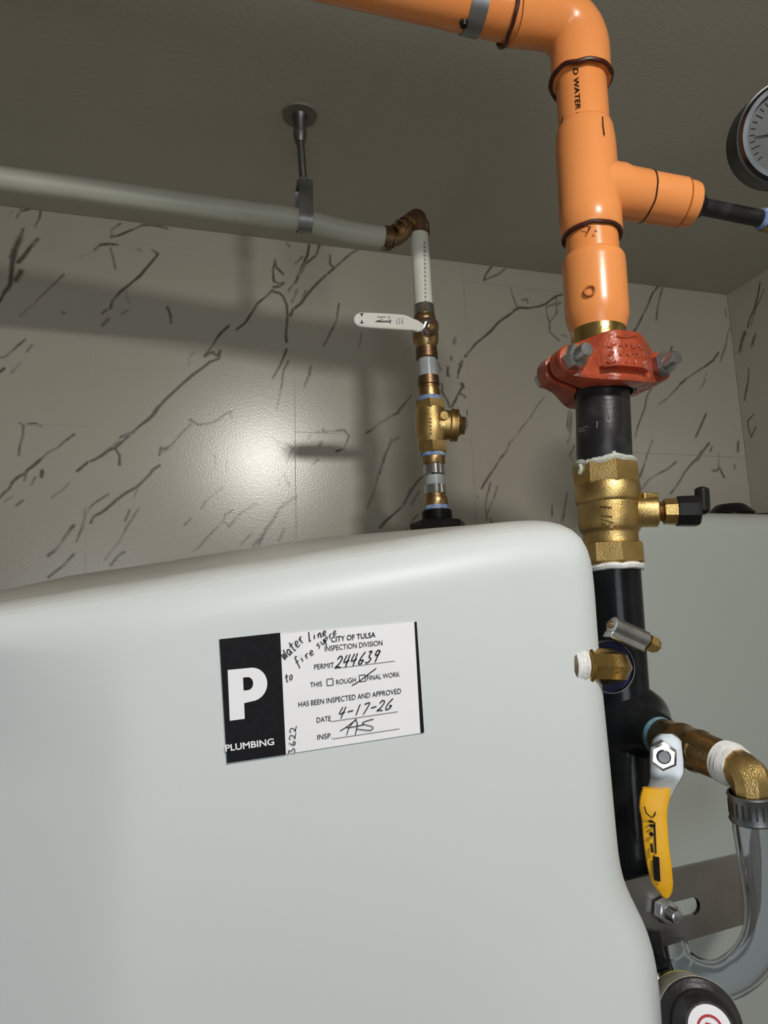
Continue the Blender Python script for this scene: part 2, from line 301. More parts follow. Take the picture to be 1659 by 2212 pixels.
# veins: traced in crops of the photograph, given in each crop's own pixels
CROP = {'7': (0, 700, .33756), '3': (100, 480, .37372), '4': (0, 340, .3014), 'A': (0, 340, .5425),
        'V': (820, 780, .17185), '5': (940, 540, .27119), '2': (1359, 560, .25316)}
VE = {
'7': [(1,.5,'0,215 40,205 90,160 160,100'),(4,.45,'170,180 205,135'),(4,.8,'0,305 25,285'),(6,.4,'75,310 130,250'),
 (2,.5,'130,635 150,650 145,720 125,780 120,840'),(3,.6,'180,640 230,637 265,655'),
 (3,.6,'475,705 420,745 370,790 310,820 260,865'),(5,.8,'260,865 215,905 180,930 160,960 120,975 80,1010 60,1050 20,1085 0,1110'),
 (7,.5,'180,930 80,1010'),(3,.6,'165,965 155,1000'),(7,.7,'270,940 265,975'),(3,.4,'225,980 200,1030'),(3,.5,'145,1130 105,1160'),(5,.4,'70,1110 20,1140'),
 (3,.35,'440,1020 400,1060 330,1110'),(4,.8,'1465,10 1410,60 1385,95 1350,150 1310,205'),(3,.8,'1350,180 1390,200 1410,170 1400,220 1350,240'),
 (7,.8,'1310,205 1330,190 1370,180'),(5,.35,'1240,180 1205,220 1210,260'),
 (3.5,.9,'1345,240 1290,285 1240,320 1180,370 1110,435 1060,480 1020,525 990,570 950,610 890,655 850,690 790,745 740,790 690,810 650,840 600,870 560,885 495,940'),
 (4,.8,'770,725 820,700 860,690'),(8,.7,'1015,525 980,580'),(4,.8,'740,800 765,840 765,900'),(9,.55,'720,790 690,805 650,845'),(9,.5,'730,780 770,750'),
 (4,.8,'1215,610 1235,625 1270,645 1340,635 1400,610 1440,575 1480,560'),(4,.6,'1470,570 1480,600'),
 (2.5,.5,'1220,640 1170,690 1110,760 1070,800 1020,830'),(6,.75,'1020,835 1030,790 1050,800 1100,775'),
 (3,.8,'1020,905 980,930 960,960 915,1005 880,1040 800,1085 740,1130 700,1165 650,1205 600,1230 580,1270'),(8,.55,'800,1085 735,1130'),(5,.6,'980,930 920,1000'),
 (6,.5,'710,1160 680,1190'),(4,.5,'690,1090 600,1150 560,1190 540,1250 520,1310 490,1390'),(10,.4,'548,1190 525,1310'),
 (1.5,.4,'880,1045 860,1110'),(2.5,.45,'890,1180 850,1240 810,1300 790,1340 760,1400 720,1440 670,1510'),(3,.5,'830,1190 800,1260'),
 (8,.7,'470,1290 430,1340 390,1400 350,1450 310,1480'),(5,.85,'470,1475 400,1550 310,1620'),(6,.9,'795,1460 760,1480 710,1540'),
 (3,.5,'1430,1040 1410,1060 1370,1090 1310,1140 1290,1180'),(5,.6,'1430,1040 1405,1065'),(4,.6,'1220,1245 1180,1285'),
 (7,.7,'1640,1150 1600,1170 1530,1220 1465,1295'),(3,.6,'1490,1190 1440,1220 1430,1260 1465,1295'),(3,.5,'1430,1260 1380,1310 1330,1360 1270,1430 1240,1450')],
'3': [(4,.6,'380,80 375,45 430,5'),(4,.7,'375,85 420,75 480,50 560,15 640,20 700,35'),(6,.7,'280,160 310,130 360,125 410,130'),(4,.5,'370,150 385,200 400,270'),
 (5,.25,'280,160 200,200'),(9,.35,'530,155 550,165'),(9,.4,'610,160 640,175'),(4,.8,'620,165 645,185 600,240 540,310 480,360 430,400 385,450 370,500'),
 (3,.3,'470,380 460,430 480,470'),(6,.6,'350,505 325,525'),(8,.75,'360,560 325,595'),(7,.4,'470,510 430,530'),(5,.4,'100,300 50,350 0,400'),(7,.5,'98,518 102,524'),
 (3,.65,'700,490 715,530 720,580'),(4,.8,'1320,215 1330,260 1370,300'),(3,.7,'1325,220 1310,280 1315,340 1360,360'),(6,.8,'1310,375 1350,370 1370,350'),
 (3.5,.75,'1310,390 1270,430 1220,470 1190,520 1150,580 1100,620'),(5,.8,'1310,400 1350,410 1370,430'),(3.5,.75,'1370,430 1390,480 1395,540 1390,600 1385,660 1390,690'),
 (5,.85,'1520,130 1510,190 1480,250 1450,320 1440,350'),(4,.7,'1580,130 1560,190 1500,240 1470,300'),(6,.5,'1480,200 1440,240'),(4,.5,'1460,320 1410,380 1400,400'),
 (7,.5,'1450,390 1420,460'),(5,.85,'1659,270 1600,320 1540,380 1500,430 1470,470 1430,500 1410,540'),(5,.8,'1640,190 1640,240 1659,260'),(9,.5,'1500,400 1480,460'),
 (4,.5,'1390,120 1405,140'),(4,.75,'1390,735 1350,830 1310,900'),(4,.6,'1400,800 1370,860 1360,950 1340,1040 1335,1080'),(7,.6,'1530,830 1520,880 1490,950'),
 (4,.8,'1340,1270 1380,1280 1425,1305 1410,1340 1390,1390'),(3,.6,'1340,1290 1380,1315'),(3,.5,'1300,1240 1340,1270'),(7,.7,'1375,1460 1390,1490 1405,1520'),
 (5,.5,'1350,1490 1345,1520'),(7,.8,'1600,1200 1615,1215'),(6,.6,'1530,1230 1510,1250'),(6,.7,'1590,1270 1580,1290'),(7,.7,'1570,1375 1545,1395'),
 (2,.4,'975,1350 980,1430'),(2,.35,'1045,1380 1040,1440')],
'4': [(14,.85,'150,570 110,650 90,720'),(8,.8,'165,515 150,570'),(10,.9,'90,720 85,780 80,850 70,920 30,970'),(6,.9,'30,970 0,1030'),(10,.7,'270,585 220,640 170,710 130,750'),
 (14,.6,'150,820 110,880'),(6,.8,'145,355 155,385 210,370'),(4,.5,'145,380 120,430'),(5,.5,'290,380 285,430 250,500'),(5,.4,'90,380 60,420'),
 (5,.4,'455,845 400,900 330,960 240,1050 140,1140'),(8,.5,'455,845 440,855'),(7,.5,'455,1110 450,1120')],
'A': [(3,.6,'1327,444 1400,380 1470,345'),(2.5,.5,'1350,580 1340,650 1320,690 1290,750'),(2,.5,'1560,1120 1530,1200 1510,1250 1490,1330 1460,1400'),
 (4,.6,'1330,1090 1370,1085 1390,1110 1370,1160 1340,1170'),(3,.55,'1260,1092 1330,1090'),(5,.75,'1180,1350 1120,1390 1090,1440 1060,1480 1030,1540'),
 (4,.6,'1130,1480 1110,1530'),(7,.5,'1050,1500 1010,1545'),(4,.6,'960,1540 1000,1500'),(2,.4,'1440,700 1430,760')],
'V': [(6,.55,'400,430 330,520 260,600 240,650 200,670 130,700 60,750 0,780 -80,850 -160,900'),(12,.5,'250,590 230,640 150,690'),
 (6,.5,'730,10 770,110'),(12,.7,'860,70 855,150 870,190'),(9,.6,'1050,10 1000,40'),(10,.7,'1030,50 990,130 985,210'),(7,.7,'780,280 790,350 780,380 830,460 860,510 880,580'),
 (20,.8,'1035,290 1050,320'),(12,.8,'1050,320 1000,390 960,480 910,570'),(14,.7,'1000,400 1070,440 1080,460'),(6,.6,'1100,620 1100,700'),(14,.6,'1090,720 1100,800 1080,860'),
 (6,.6,'60,1240 20,1340 0,1420'),(4,.4,'240,960 150,1020 60,1180 20,1330'),(9,.7,'540,1450 480,1510 420,1590 380,1650 350,1710 300,1810 240,1870 170,1930 80,2010 0,2100'),
 (18,.45,'390,1610 350,1710'),(8,.5,'500,1640 450,1720 400,1800'),(6,.5,'490,1930 430,1980 380,2060 340,2120')],
'5': [(5,.75,'450,130 400,200 390,240 430,225'),(4,.6,'560,150 500,195 430,225'),(3,.5,'600,310 620,370 640,430 655,470'),
 (6,.8,'1010,355 960,370 920,400 880,430 830,450 740,465 680,460 650,470 600,510 540,550 500,580 440,650 380,700 320,750 270,810 240,850'),(8,.5,'660,450 520,570 380,700'),
 (4,.5,'690,400 730,390 735,420'),(5,.6,'960,370 970,420 900,450'),(9,.55,'1000,420 960,440'),(5,.6,'885,450 890,520 910,580 910,650 950,690 985,720'),
 (5,.5,'960,440 970,500 920,570'),(6,.4,'1010,680 1050,690'),(8,.6,'215,880 195,930 185,1000'),(15,.5,'160,700 150,740'),(10,.6,'130,850 128,870'),(9,.6,'100,930 100,1000'),
 (3,.45,'870,1170 820,1230 760,1330 700,1400 640,1490 590,1540'),(6,.65,'590,1540 570,1600 520,1660 470,1740 430,1800 390,1860 370,1900'),
 (5,.55,'440,1850 430,1900 410,1960 400,2050 410,2150'),(3,.6,'490,1890 470,1970 430,2060 410,2110'),(7,.6,'440,2140 450,2170'),
 (6,.5,'1100,1200 1060,1300 1050,1400 1080,1450 1070,1500 1050,1540'),(22,.45,'1085,1300 1070,1440'),(5,.5,'1110,1560 1070,1640 1100,1680'),(4,.4,'1100,1680 1090,1800'),
 (5,.6,'1050,1940 1030,2060 1015,2150'),(12,.5,'1020,2120 1010,2160'),(5,.6,'930,2030 930,2120'),(7,.4,'330,1960 345,1975')],
'2': [(7,.75,'245,235 200,290 150,410 100,510 60,590 20,640'),(3,.55,'285,240 265,310 245,400 230,520'),(5,.4,'820,420 830,500'),(5,.5,'870,560 840,640 820,750 790,830 775,880'),
 (7,.7,'760,800 710,870 640,920 560,970 500,1010 440,1060'),(5,.45,'440,1060 390,1120 320,1190 250,1240'),(5,.4,'660,970 640,1050 590,1130'),
 (6,.65,'200,1080 150,1170 130,1280 100,1350 70,1440 50,1520'),(8,.75,'655,1320 620,1400 590,1470 565,1520'),(6,.7,'200,1545 160,1650 130,1750 90,1860'),
 (6,.8,'680,1570 620,1650 580,1700 520,1760 480,1810 440,1880 400,1940 355,2000'),(14,.6,'620,1640 580,1710'),(10,.6,'710,1600 690,1640'),
 (5,.6,'400,1730 330,1790 230,1840 170,1880 110,1960'),(4,.5,'760,1650 765,1720 760,1780'),(9,.75,'710,1800 740,1810 770,1780 810,1860'),(11,.8,'930,1560 925,1640'),(10,.7,'900,1760 900,1790'),(9,.6,'365,750 350,790')],
}
VR = [(8,.8,'1115,200 1100,300 1060,440 1030,500 1010,580'),(20,.75,'985,630 960,700 945,780'),(16,.7,'1075,640 1045,740'),(10,.75,'1020,930 1015,1040 990,1160 985,1200'),
 (8,.7,'1060,1325 1010,1380 1020,1450 1040,1520 1080,1430'),(8,.6,'1150,260 1080,420 1040,560')]
segB = []; segR = []
for tagc, lst in VE.items():
    ox, oy, sc = CROP[tagc]
    for w, s, t in lst:
        pts = [tuple(map(float, q.split(','))) for q in t.split()]
        P = [U(ox+x*sc, oy+y*sc, YB) for x, y in pts]
        hw = max(w*sc*.5*YB/.80/F_PX*1.65, .0015)
        for i in range(len(P)-1): segB.append((P[i][0], P[i][2], P[i+1][0], P[i+1][2], hw, s))
ox, oy, sc = CROP['2']
for w, s, t in VR:
    P = [UX(ox+float(q.split(',')[0])*sc, oy+float(q.split(',')[1])*sc, XR) for q in t.split()]
    hw = max(w*sc*.7*YB/.80/F_PX, .0015)
    for i in range(len(P)-1): segR.append((P[i][1], P[i][2], P[i+1][1], P[i+1][2], hw, s))
# the same veining goes on over the tiles beside the frame and along the right wall
segB += [(a-.66, b, c-.66, d, h, q) for a, b, c, d, h, q in segB if max(a, c)-.66 < -.29]
segR += [(.97-(a+.27), b, .97-(c+.27), d, h, q) for a, b, c, d, h, q in segB if min(a, c) > -.25]
def vein_field(A, B, segs):
    out = np.zeros(A.shape)
    for x0, z0, x1, z1, hw, s in segs:
        R = hw*3.3
        m = (A > min(x0, x1)-R) & (A < max(x0, x1)+R) & (B > min(z0, z1)-R) & (B < max(z0, z1)+R)
        if not m.any(): continue
        a = A[m]; b = B[m]; dx = x1-x0; dz = z1-z0
        t = np.clip(((a-x0)*dx+(b-z0)*dz)/(dx*dx+dz*dz+1e-12), 0, 1)
        d = np.hypot(a-x0-t*dx, b-z0-t*dz)
        out[m] = np.maximum(out[m], s*np.clip(1-d/(3.2*hw), 0, 1)**1.7)
    return out
GAP = .0010
def tile(parent, plane, a0, a1, z0, z1, dense, segs):
    """plane 'B': a = x on the back wall; plane 'R': a = y on the right wall"""
    a0 += GAP/2; a1 -= GAP/2; z0 += GAP/2; z1 -= GAP/2
    if a1-a0 < .004 or z1-z0 < .004: return
    step = .0015 if dense else 10
    na = max(2, int((a1-a0)/step)+1); nz = max(2, int((z1-z0)/step)+1)
    A, B = np.meshgrid(np.linspace(a0, a1, na), np.linspace(z0, z1, nz))
    lip = .0004*math.sin(a0*37+z0*23)
    def P3(a, b, off):
        a = np.asarray(a).ravel(); b = np.asarray(b).ravel(); o = np.full(a.shape, off+lip)
        return np.stack([a, YB+o, b], 1) if plane == 'B' else np.stack([XR+o, a, b], 1)
    V = P3(A, B, 0.0); k = len(V)
    V = np.vstack([V, P3([a0, a1, a1, a0], [z0, z0, z1, z1], 0.0), P3([a0, a1, a1, a0], [z0, z0, z1, z1], .005)])
    i, j = np.meshgrid(np.arange(nz-1), np.arange(na-1), indexing='ij'); q = (i*na+j).ravel()
    fl = np.stack([q, q+1, q+1+na, q+na], 1)
    if plane == 'R': fl = fl[:, ::-1]
    side = np.array([(k+s, k+4+s, k+4+(s+1) % 4, k+(s+1) % 4) for s in range(4)])
    if plane == 'B': pass
    else: side = side[:, ::-1]
    Fs = np.vstack([fl, side])
    me = bpy.data.meshes.new('tile'); base = root_loc(parent)
    me.vertices.add(len(V)); me.vertices.foreach_set('co', (V-base).ravel())
    me.loops.add(Fs.size); me.loops.foreach_set('vertex_index', Fs.ravel().astype(np.int32))
    me.polygons.add(len(Fs)); me.polygons.foreach_set('loop_start', (np.arange(len(Fs))*4).astype(np.int32))
    me.update(calc_edges=True)
    vv = np.zeros(len(V))
    if dense: vv[:k] = vein_field(A, B, segs).ravel()
    at = me.attributes.new('vein', 'FLOAT', 'POINT'); at.data.foreach_set('value', vv.astype(np.float32))
    me.materials.append(M['marble'])
    o = bpy.data.objects.new('tile', me); link(o, parent)
X0 = -.403*T; Z0 = CAMZ+2.016*T; TH = 1.95*T
for i in range(-5, 4):
    a0 = X0+i*T; a1 = min(a0+T, XR); a0 = max(a0, XL)
    if a1 <= a0: continue
    zt = Z0-(TH/2-.004*(1 if i == 1 else -1) if i % 2 else 0)
    zs = [zt+TH, zt, zt-TH, zt-2*TH, zt-3*TH, zt-4*TH]
    for k in range(5):
        zt_, zb_ = min(zs[k], ZC), max(zs[k+1], 0)
        if zt_ <= zb_: continue
        vis = (a1 > -.80) and zt_ > CAMZ+.03
        if vis and zb_ < CAMZ+.02:
            # the part in view carries the veins finely
            pass
        tile(wb, 'B', a0, a1, zb_, zt_, vis, segB)
yy = YB; i = 0
while yy > YF:
    y1 = yy; y0 = max(yy-T*(.55 if i == 0 else 1), YF)
    zt = Z0-(TH/2 if i % 2 else .30*T)
    zs = [zt+TH, zt, zt-TH, zt-2*TH, zt-3*TH, zt-4*TH]
    for k in range(5):
        zt_, zb_ = min(zs[k], ZC), max(zs[k+1], 0)
        if zt_ > zb_: tile(wr, 'R', y0, y1, zb_, zt_, i < 3 and zt_ > CAMZ, segR)
    yy = y0; i += 1

# ------------------------------------------------------------------ foreground tank
TF, TR_ = .40, .036            # front face plane and edge radius
TS = TF+TR_                    # plane of the silhouette
top_front = [(-260, 1338), (-120, 1318), (0, 1300), (150, 1277), (300, 1254), (450, 1228), (600, 1203), (750, 1180), (900, 1156), (1000, 1139), (1060, 1130), (1120, 1125)]
corner = [(1160, 1124), (1187, 1127), (1212, 1135), (1232, 1149), (1246, 1168), (1255, 1192), (1261, 1222), (1266, 1270), (1271, 1350), (1277, 1430), (1285, 1510), (1294, 1600), (1303, 1700), (1311, 1790), (1318, 1862), (1326, 1888),
          (1339, 1912), (1354, 1938), (1369, 1966), (1381, 1998), (1389, 2030), (1395, 2069), (1399, 2120), (1404, 2200), (1409, 2300)]
ol = [U(x, y, TS) for x, y in top_front+corner]
xz = [(p[0], p[2]) for p in ol]
xe, ze = xz[-1]
xz += [(xe+.004, 1.0), (xe+.004, .55), (xe+.003, .12), (xe-.02, .04), (xe-.07, .01), (.0, .0), (-.45, .0), (-.58, .02), (-.62, .08), (-.625, .5), (-.625, 1.0), (-.62, 1.42)]
xl = xz[0]
xz += [(-.60, 1.54), (-.55, 1.592), (-.47, xl[1]-.022), (-.38, xl[1]-.006)]
def resample(P, n):
    P = np.array(P+[P[0]]); d = np.r_[0, np.cumsum(np.hypot(*(P[1:]-P[:-1]).T))]
    t = np.linspace(0, d[-1], n+1)[:-1]; return np.stack([np.interp(t, d, P[:, 0]), np.interp(t, d, P[:, 1])], 1)
NO = 640
O = resample(xz, NO)
for _ in range(3): O = (np.roll(O, 1, 0)+2*O+np.roll(O, -1, 0))/4
def seg_dist(Q, P):
    A = P; B = np.roll(P, -1, 0); best = np.full(len(Q), 9.0)
    for a, b in zip(A, B):
        e = b-a; t = np.clip(((Q-a)@e)/(e@e+1e-15), 0, 1); best = np.minimum(best, np.hypot(*(Q-a-t[:, None]*e).T))
    return best
XBEND = U(272, 1700, TF)[0]
def sstep(a, b, x):
    t = np.clip((x-a)/(b-a), 0, 1); return t*t*(3-2*t)
def face_y(X, Z):
    y = np.zeros_like(X)
    # the panel left of the bend falls back, below the shoulder
    fall = np.clip(XBEND-X, 0, 1); soft = .012
    fall = .5*(XBEND-X+np.sqrt((XBEND-X)**2+soft**2))
    y += fall*.30*sstep(CAMZ+.055, CAMZ-.07, Z)
    # swelling of the lower right lobe
    y -= .014*np.exp(-(((X-.25)/.07)**2+((Z-(CAMZ-.30))/.10)**2))
    return y
cx, cz = (-.15, .95)
lev = np.r_[1-np.linspace(0, 1, 26)**1.5*.16, np.linspace(.80, .04, 26)]
V = []; 
for t in lev:
    Q = np.array([cx, cz])+t*(O-np.array([cx, cz]))
    d = seg_dist(Q, O) if t < 1 else np.zeros(NO)
    y = TF+TR_-np.sqrt(np.maximum(TR_**2-np.maximum(TR_-d, 0)**2, 0))
    y = y+face_y(Q[:, 0], Q[:, 1])*sstep(0, TR_, d)
    V.append(np.stack([Q[:, 0], y, Q[:, 1]], 1))
# rear: the crown of the tank rises towards the back
YRR = .90
sil = [(-260, 1308), (-120, 1288), (0, 1268), (135, 1246), (300, 1222), (470, 1196), (640, 1173), (740, 1159), (880, 1143), (950, 1136), (1060, 1128), (1120, 1126)]
rx = np.array([U(x, y, YRR)[0] for x, y in sil]); rz = np.array([U(x, y, YRR)[2] for x, y in sil])
fx = np.array([p[0] for p in ol[:13]]); fz = np.array([p[2] for p in ol[:13]])
tang = np.roll(O, -1, 0)-np.roll(O, 1, 0); nz_ = np.abs(tang[:, 0])/np.hypot(*tang.T)
istop = sstep(CAMZ-.02, CAMZ+.02, O[:, 1])*sstep(.5, .95, nz_)
rear = []
for Y in (.47, .50, .55, .60, .66, .72, .78, .84, .90, .94, .97, .985, .99):
    s = min((Y-TS)/(YRR-TS), 1)
    # rear target height at the same X; shrink X range so that it stays inside the front outline
    z1 = np.interp(O[:, 0], rx*.72, rz)
    dz = (z1-np.interp(O[:, 0], fx, fz))
    dz = np.where(O[:, 0] > rx[-1]*.72, dz[np.argmin(abs(O[:, 0]-rx[-1]*.72))], dz)
    w = sstep(.30, .10, O[:, 0])
    z = O[:, 1]+s*istop*np.maximum((np.interp(O[:, 0]*1.0, rx, rz)-np.interp(O[:, 0], fx, fz)), 0)*sstep(.285, .20, O[:, 0])
    sh = max(0, Y-.94)
    q = np.stack([O[:, 0]*(1-.1*s*(O[:, 0] > 0)), np.full(NO, Y), z], 1)
    q[:, 0] += -np.sign(q[:, 0]+.15)*sh*.6; q[:, 2] -= istop*sh*.8
    rear.append(q)
rings = rear[::-1]+V
vs = np.vstack(rings); nr = len(rings); mb = MB(); fs = []
for i in range(nr-1):
    for k in range(NO):
        k2 = (k+1) % NO; fs.append((i*NO+k, (i+1)*NO+k, (i+1)*NO+k2, i*NO+k2))
fs.append(tuple(range(NO))); fs.append(tuple((nr-1)*NO+k for k in range(NO))[::-1])
mb.add(vs, fs)
tank = thing('storage_tank', 'large milky white plastic water tank in the foreground bearing the inspection sticker', 'tank', (-.15, .7, 0))
obj('tank_body', mb, M['tank'], tank, ang=60)

# ------------------------------------------------------------------ inspection sticker, laid out in a crop of the photograph
SY = TF-.0006
def CP(x, y, off=0.0):
    return U(440+x*.31344, 1300+y*.31344, SY-off)
card = thing('inspection_sticker', 'black and white plumbing inspection sticker on the front of the foreground tank', 'sticker', CP(800, 620))
def flat(name, poly, mt, off, th=.0002, parent=card, label=None):
    mb = MB(); prism(mb, [CP(x, y, off) for x, y in poly], (0, th, 0)); return obj(name, mb, mt, parent, label, smooth=False)
flat('paper', [(108, 258), (1468, 137), (1520, 900), (160, 1113)], M['paper'], 0, .0005)
flat('black_panel', [(108, 258), (527, 213), (567, 1053), (160, 1113)], M['ink'], .0002)
flat('edge_stripe', [(1452, 138), (1468, 137), (1520, 900), (1495, 905)], M['ink'], .0002)
def text_mesh(body, bold=0.0):
    cu = bpy.data.curves.new('t', 'FONT'); cu.body = body; cu.offset = bold; cu.resolution_u = 4
    o = bpy.data.objects.new('t', cu); S.collection.objects.link(o); bpy.context.view_layer.update()
    me = bpy.data.meshes.new_from_object(o.evaluated_get(bpy.context.evaluated_depsgraph_get()))
    vs = np.array([v.co[:2] for v in me.vertices]); fs = [tuple(p.vertices) for p in me.polygons]
    bpy.data.objects.remove(o); bpy.data.curves.remove(cu); bpy.data.meshes.remove(me)
    return vs, fs
def text(name, body, A, B, up, mapf, mt, parent, bold=0.0, label=None):
    """baseline A->B in pixels, up = cap height vector in pixels, mapf(x, y) -> point"""
    vs, fs = text_mesh(body, bold)
    x0, x1 = vs[:, 0].min(), vs[:, 0].max(); H = .70
    A = np.array(A, float); B = np.array(B, float); up = np.array(up, float)
    mb = MB(); P = [A+(v[0]-x0)/(x1-x0)*(B-A)+v[1]/H*up for v in vs]
    mb.add([mapf(p[0], p[1]) for p in P], [f[::-1] for f in fs])
    o = obj(name, mb, mt, parent, label, smooth=False); return o
cm = lambda x, y: CP(x, y, .0004)
# the big P with its counter
def arc(cx_, cy_, rx_, ry_, a0, a1, n): return [(cx_+rx_*math.cos(a0+(a1-a0)*k/n), cy_+ry_*math.sin(a0+(a1-a0)*k/n)) for k in range(n+1)]
def shear(p):  # letter box coordinates (0..1) to crop pixels
    x, y = p; return (180+(x*268)+(-15)*y, 820-y*350-x*36+y*x*10)
outer = [(0, 0), (.385, 0), (.385, .31)]+[(.60, .33)]+arc(.60, .665, .40, .335, -PI/2, PI/2, 18)[1:]+[(0, 1)]
inner = [(.385, .56), (.50, .56)]+arc(.50, .69, .14, .13, -PI/2, PI/2, 10)[1:]+[(.385, .82)]
mbp = MB(); poly = outer; 
# join the outline to the counter with a zero width bridge, then let Blender triangulate
import bmesh
from mathutils.geometry import tessellate_polygon
tri = tessellate_polygon([[Vector((*p, 0)) for p in outer], [Vector((*p, 0)) for p in inner[::-1]]])
allp = [shear(p) for p in outer+inner[::-1]]
mbp.add([cm(x, y) for x, y in allp], [tuple(t) for t in tri])
obj('printed_letter', mbp, M['paper'], card, 'large white letter P', smooth=False)
text('printed_text', 'PLUMBING', (150, 1031), (487, 984), (-4, -44), cm, M['paper'], card, .022, 'white word PLUMBING')
LINES = [('CITY OF TULSA', (880, 278), (1185, 243), 36, .012), ('INSPECTION DIVISION', (836, 341), (1233, 299), 36, 0), ('PERMIT', (763, 467), (900, 452), 36, 0),
 ('THIS', (735, 589), (817, 580), 34, 0), ('ROUGH', (915, 570), (1050, 553), 34, 0), ('FINAL WORK', (1128, 542), (1353, 514), 34, 0),
 ('HAS BEEN INSPECTED AND APPROVED', (655, 725), (1362, 631), 36, 0), ('DATE', (780, 833), (878, 820), 36, 0), ('INSP.', (785, 951), (884, 939), 36, 0)]
for body, A, B, h, bo in LINES: text('printed_text', body, A, B, (-2, -h), cm, M['ink'], card, bo)
def ribbon(mb, pts, w, mapf):
    pts = [np.array(p, float) for p in pts]; L = []; R = []
    for i, p in enumerate(pts):
        t = pts[min(i+1, len(pts)-1)]-pts[max(i-1, 0)]; t = t/(np.linalg.norm(t)+1e-9); n = np.array([-t[1], t[0]])
        L.append(p+n*w/2); R.append(p-n*w/2)
    k = len(pts); vs = [mapf(*p) for p in L+R]
    mb.add(vs, [(i, i+1, k+i+1, k+i) for i in range(k-1)])
for a, b in (((905, 459), (1318, 408)), ((880, 825), (1338, 757)), ((888, 945), (1350, 875))):
    mb = MB(); ribbon(mb, [a, b], 3.2, cm); obj('printed_rule', mb, M['ink'], card, smooth=False)
for q in ([(849, 534), (890, 528), (894, 573), (852, 578)], [(1072, 507), (1113, 502), (1117, 546), (1075, 551)]):
    mb = MB()
    for k in range(4): ribbon(mb, [q[k], q[(k+1) % 4]], 4.5, cm)
    obj('printed_checkbox', mb, M['ink'], card, smooth=False)
# handwriting: strokes of each character in a unit box
G = {'W': ['0,1 .15,0 .45,.7 .7,.05 1,1'], 'a': ['.8,.55 .4,.65 .1,.3 .35,0 .75,.3 .8,.6 .8,.15 1,0'], 't': ['.55,1.1 .4,.1 .7,0', '.1,.7 .95,.75'],
 'e': ['.1,.3 .8,.45 .5,.7 .1,.4 .2,.05 .8,.1'], 'r': ['.2,.65 .3,0', '.25,.35 .5,.65 .9,.6'], 'l': ['.4,1.3 .3,0 .6,.05'], 'i': ['.4,.65 .35,.02', '.45,.95 .47,1.0'],
 'n': ['.1,.6 .15,0', '.15,.35 .5,.65 .7,.5 .75,0 .95,.05'], 'f': ['.9,1.1 .6,1.3 .4,.9 .3,-.3 .1,-.5', '.1,.45 .8,.55'], 'o': ['.5,.7 .1,.4 .3,0 .75,.15 .8,.55 .45,.7'],
 's': ['.85,.7 .3,.6 .7,.25 .2,0'], 'u': ['.1,.65 .2,.05 .6,.1 .8,.65 .8,.05'], 'p': ['.2,.7 .1,-.6', '.2,.5 .6,.75 .8,.4 .3,.15'],
 '2': ['.1,.75 .4,1 .8,.8 .5,.35 .0,.05 .25,.1 .9,0'], '4': ['.3,1 .05,.4 .85,.5', '.75,1 .5,-.05'], '6': ['.8,1 .3,.5 .15,.1 .5,0 .8,.3 .3,.3'],
 '3': ['.2,.95 .7,.95 .4,.55 .8,.3 .4,0 .0,.1'], '9': ['.85,.85 .4,.95 .2,.6 .6,.55 .85,.85 .6,.4 .45,-.05'], '-': ['.1,.45 .9,.5'], '1': ['.55,1 .4,0'],
 '7': ['.1,.9 .85,.95 .35,-.05'], 'c': ['.8,1 .2,.5 .2,.05 .7,.1 .9,.35 .5,.35']}
def hand(mb, s, A, B, up, w=6, bow=0, lean=0):
    A = np.array(A, float); B = np.array(B, float); up = np.array(up, float); n = len(s); adv = (B-A)/n
    for i, ch in enumerate(s):
        if ch == ' ': continue
        base = A+adv*i+up*bow*math.sin(PI*(i+.5)/n)
        for st in G[ch]:
            P = [tuple(map(float, q.split(','))) for q in st.split()]
            P3 = smooth_path([(x, y, 0) for x, y in P], 4)
            ribbon(mb, [base+adv*.86*(p[0]+lean*p[1])+up*p[1] for p in P3], w, hm)
hm = lambda x, y: CP(x, y, .0006)
for s, A, B, up, w, bow, lean in (('Water', (562, 402), (705, 262), (-42, -46), 6.5, .0, .1), ('line', (722, 272), (855, 226), (-10, -46), 6.5, 0, .1), ('to', (566, 556), (622, 528), (-16, -44), 6, 0, .3),
      ('fire', (645, 440), (772, 352), (-26, -38), 6, 0, .1), ('su', (788, 328), (850, 272), (-28, -34), 6, 0, .1), ('pre', (838, 282), (925, 215), (-14, -38), 5.5, 0, .1),
      ('244639', (905, 458), (1215, 405), (4, -78), 8, 0, .35), ('4-17-2c', (925, 802), (1300, 738), (8, -72), 7, 0, .3), ('3622', (628, 1040), (640, 845), (-44, 2), 5.5, 0, -.3)):
    mb = MB(); hand(mb, s, A, B, up, w, bow, lean); obj('handwriting', mb, M['ink'], card, smooth=False)
mb = MB()
for st in ([(940, 890), (985, 862), (1050, 812), (1040, 818), (1005, 865), (985, 918)], [(1050, 812), (1060, 850), (1045, 915)], [(985, 868), (1040, 860), (1110, 845)],
           [(1172, 808), (1120, 822), (1095, 840), (1165, 862), (1150, 885), (1080, 880), (1050, 876)]):
    P3 = smooth_path([(x, y, 0) for x, y in st], 5); ribbon(mb, [p[:2] for p in P3], 5.5, hm)
obj('handwriting', mb, M['ink'], card, 'scrawled signature', smooth=False)
mb = MB(); ribbon(mb, [(1022, 576), (1050, 562), (1085, 538), (1130, 502), (1190, 458)], 6, hm)
obj('handwriting', mb, M['ink'], card, 'slash through the checkbox', smooth=False)

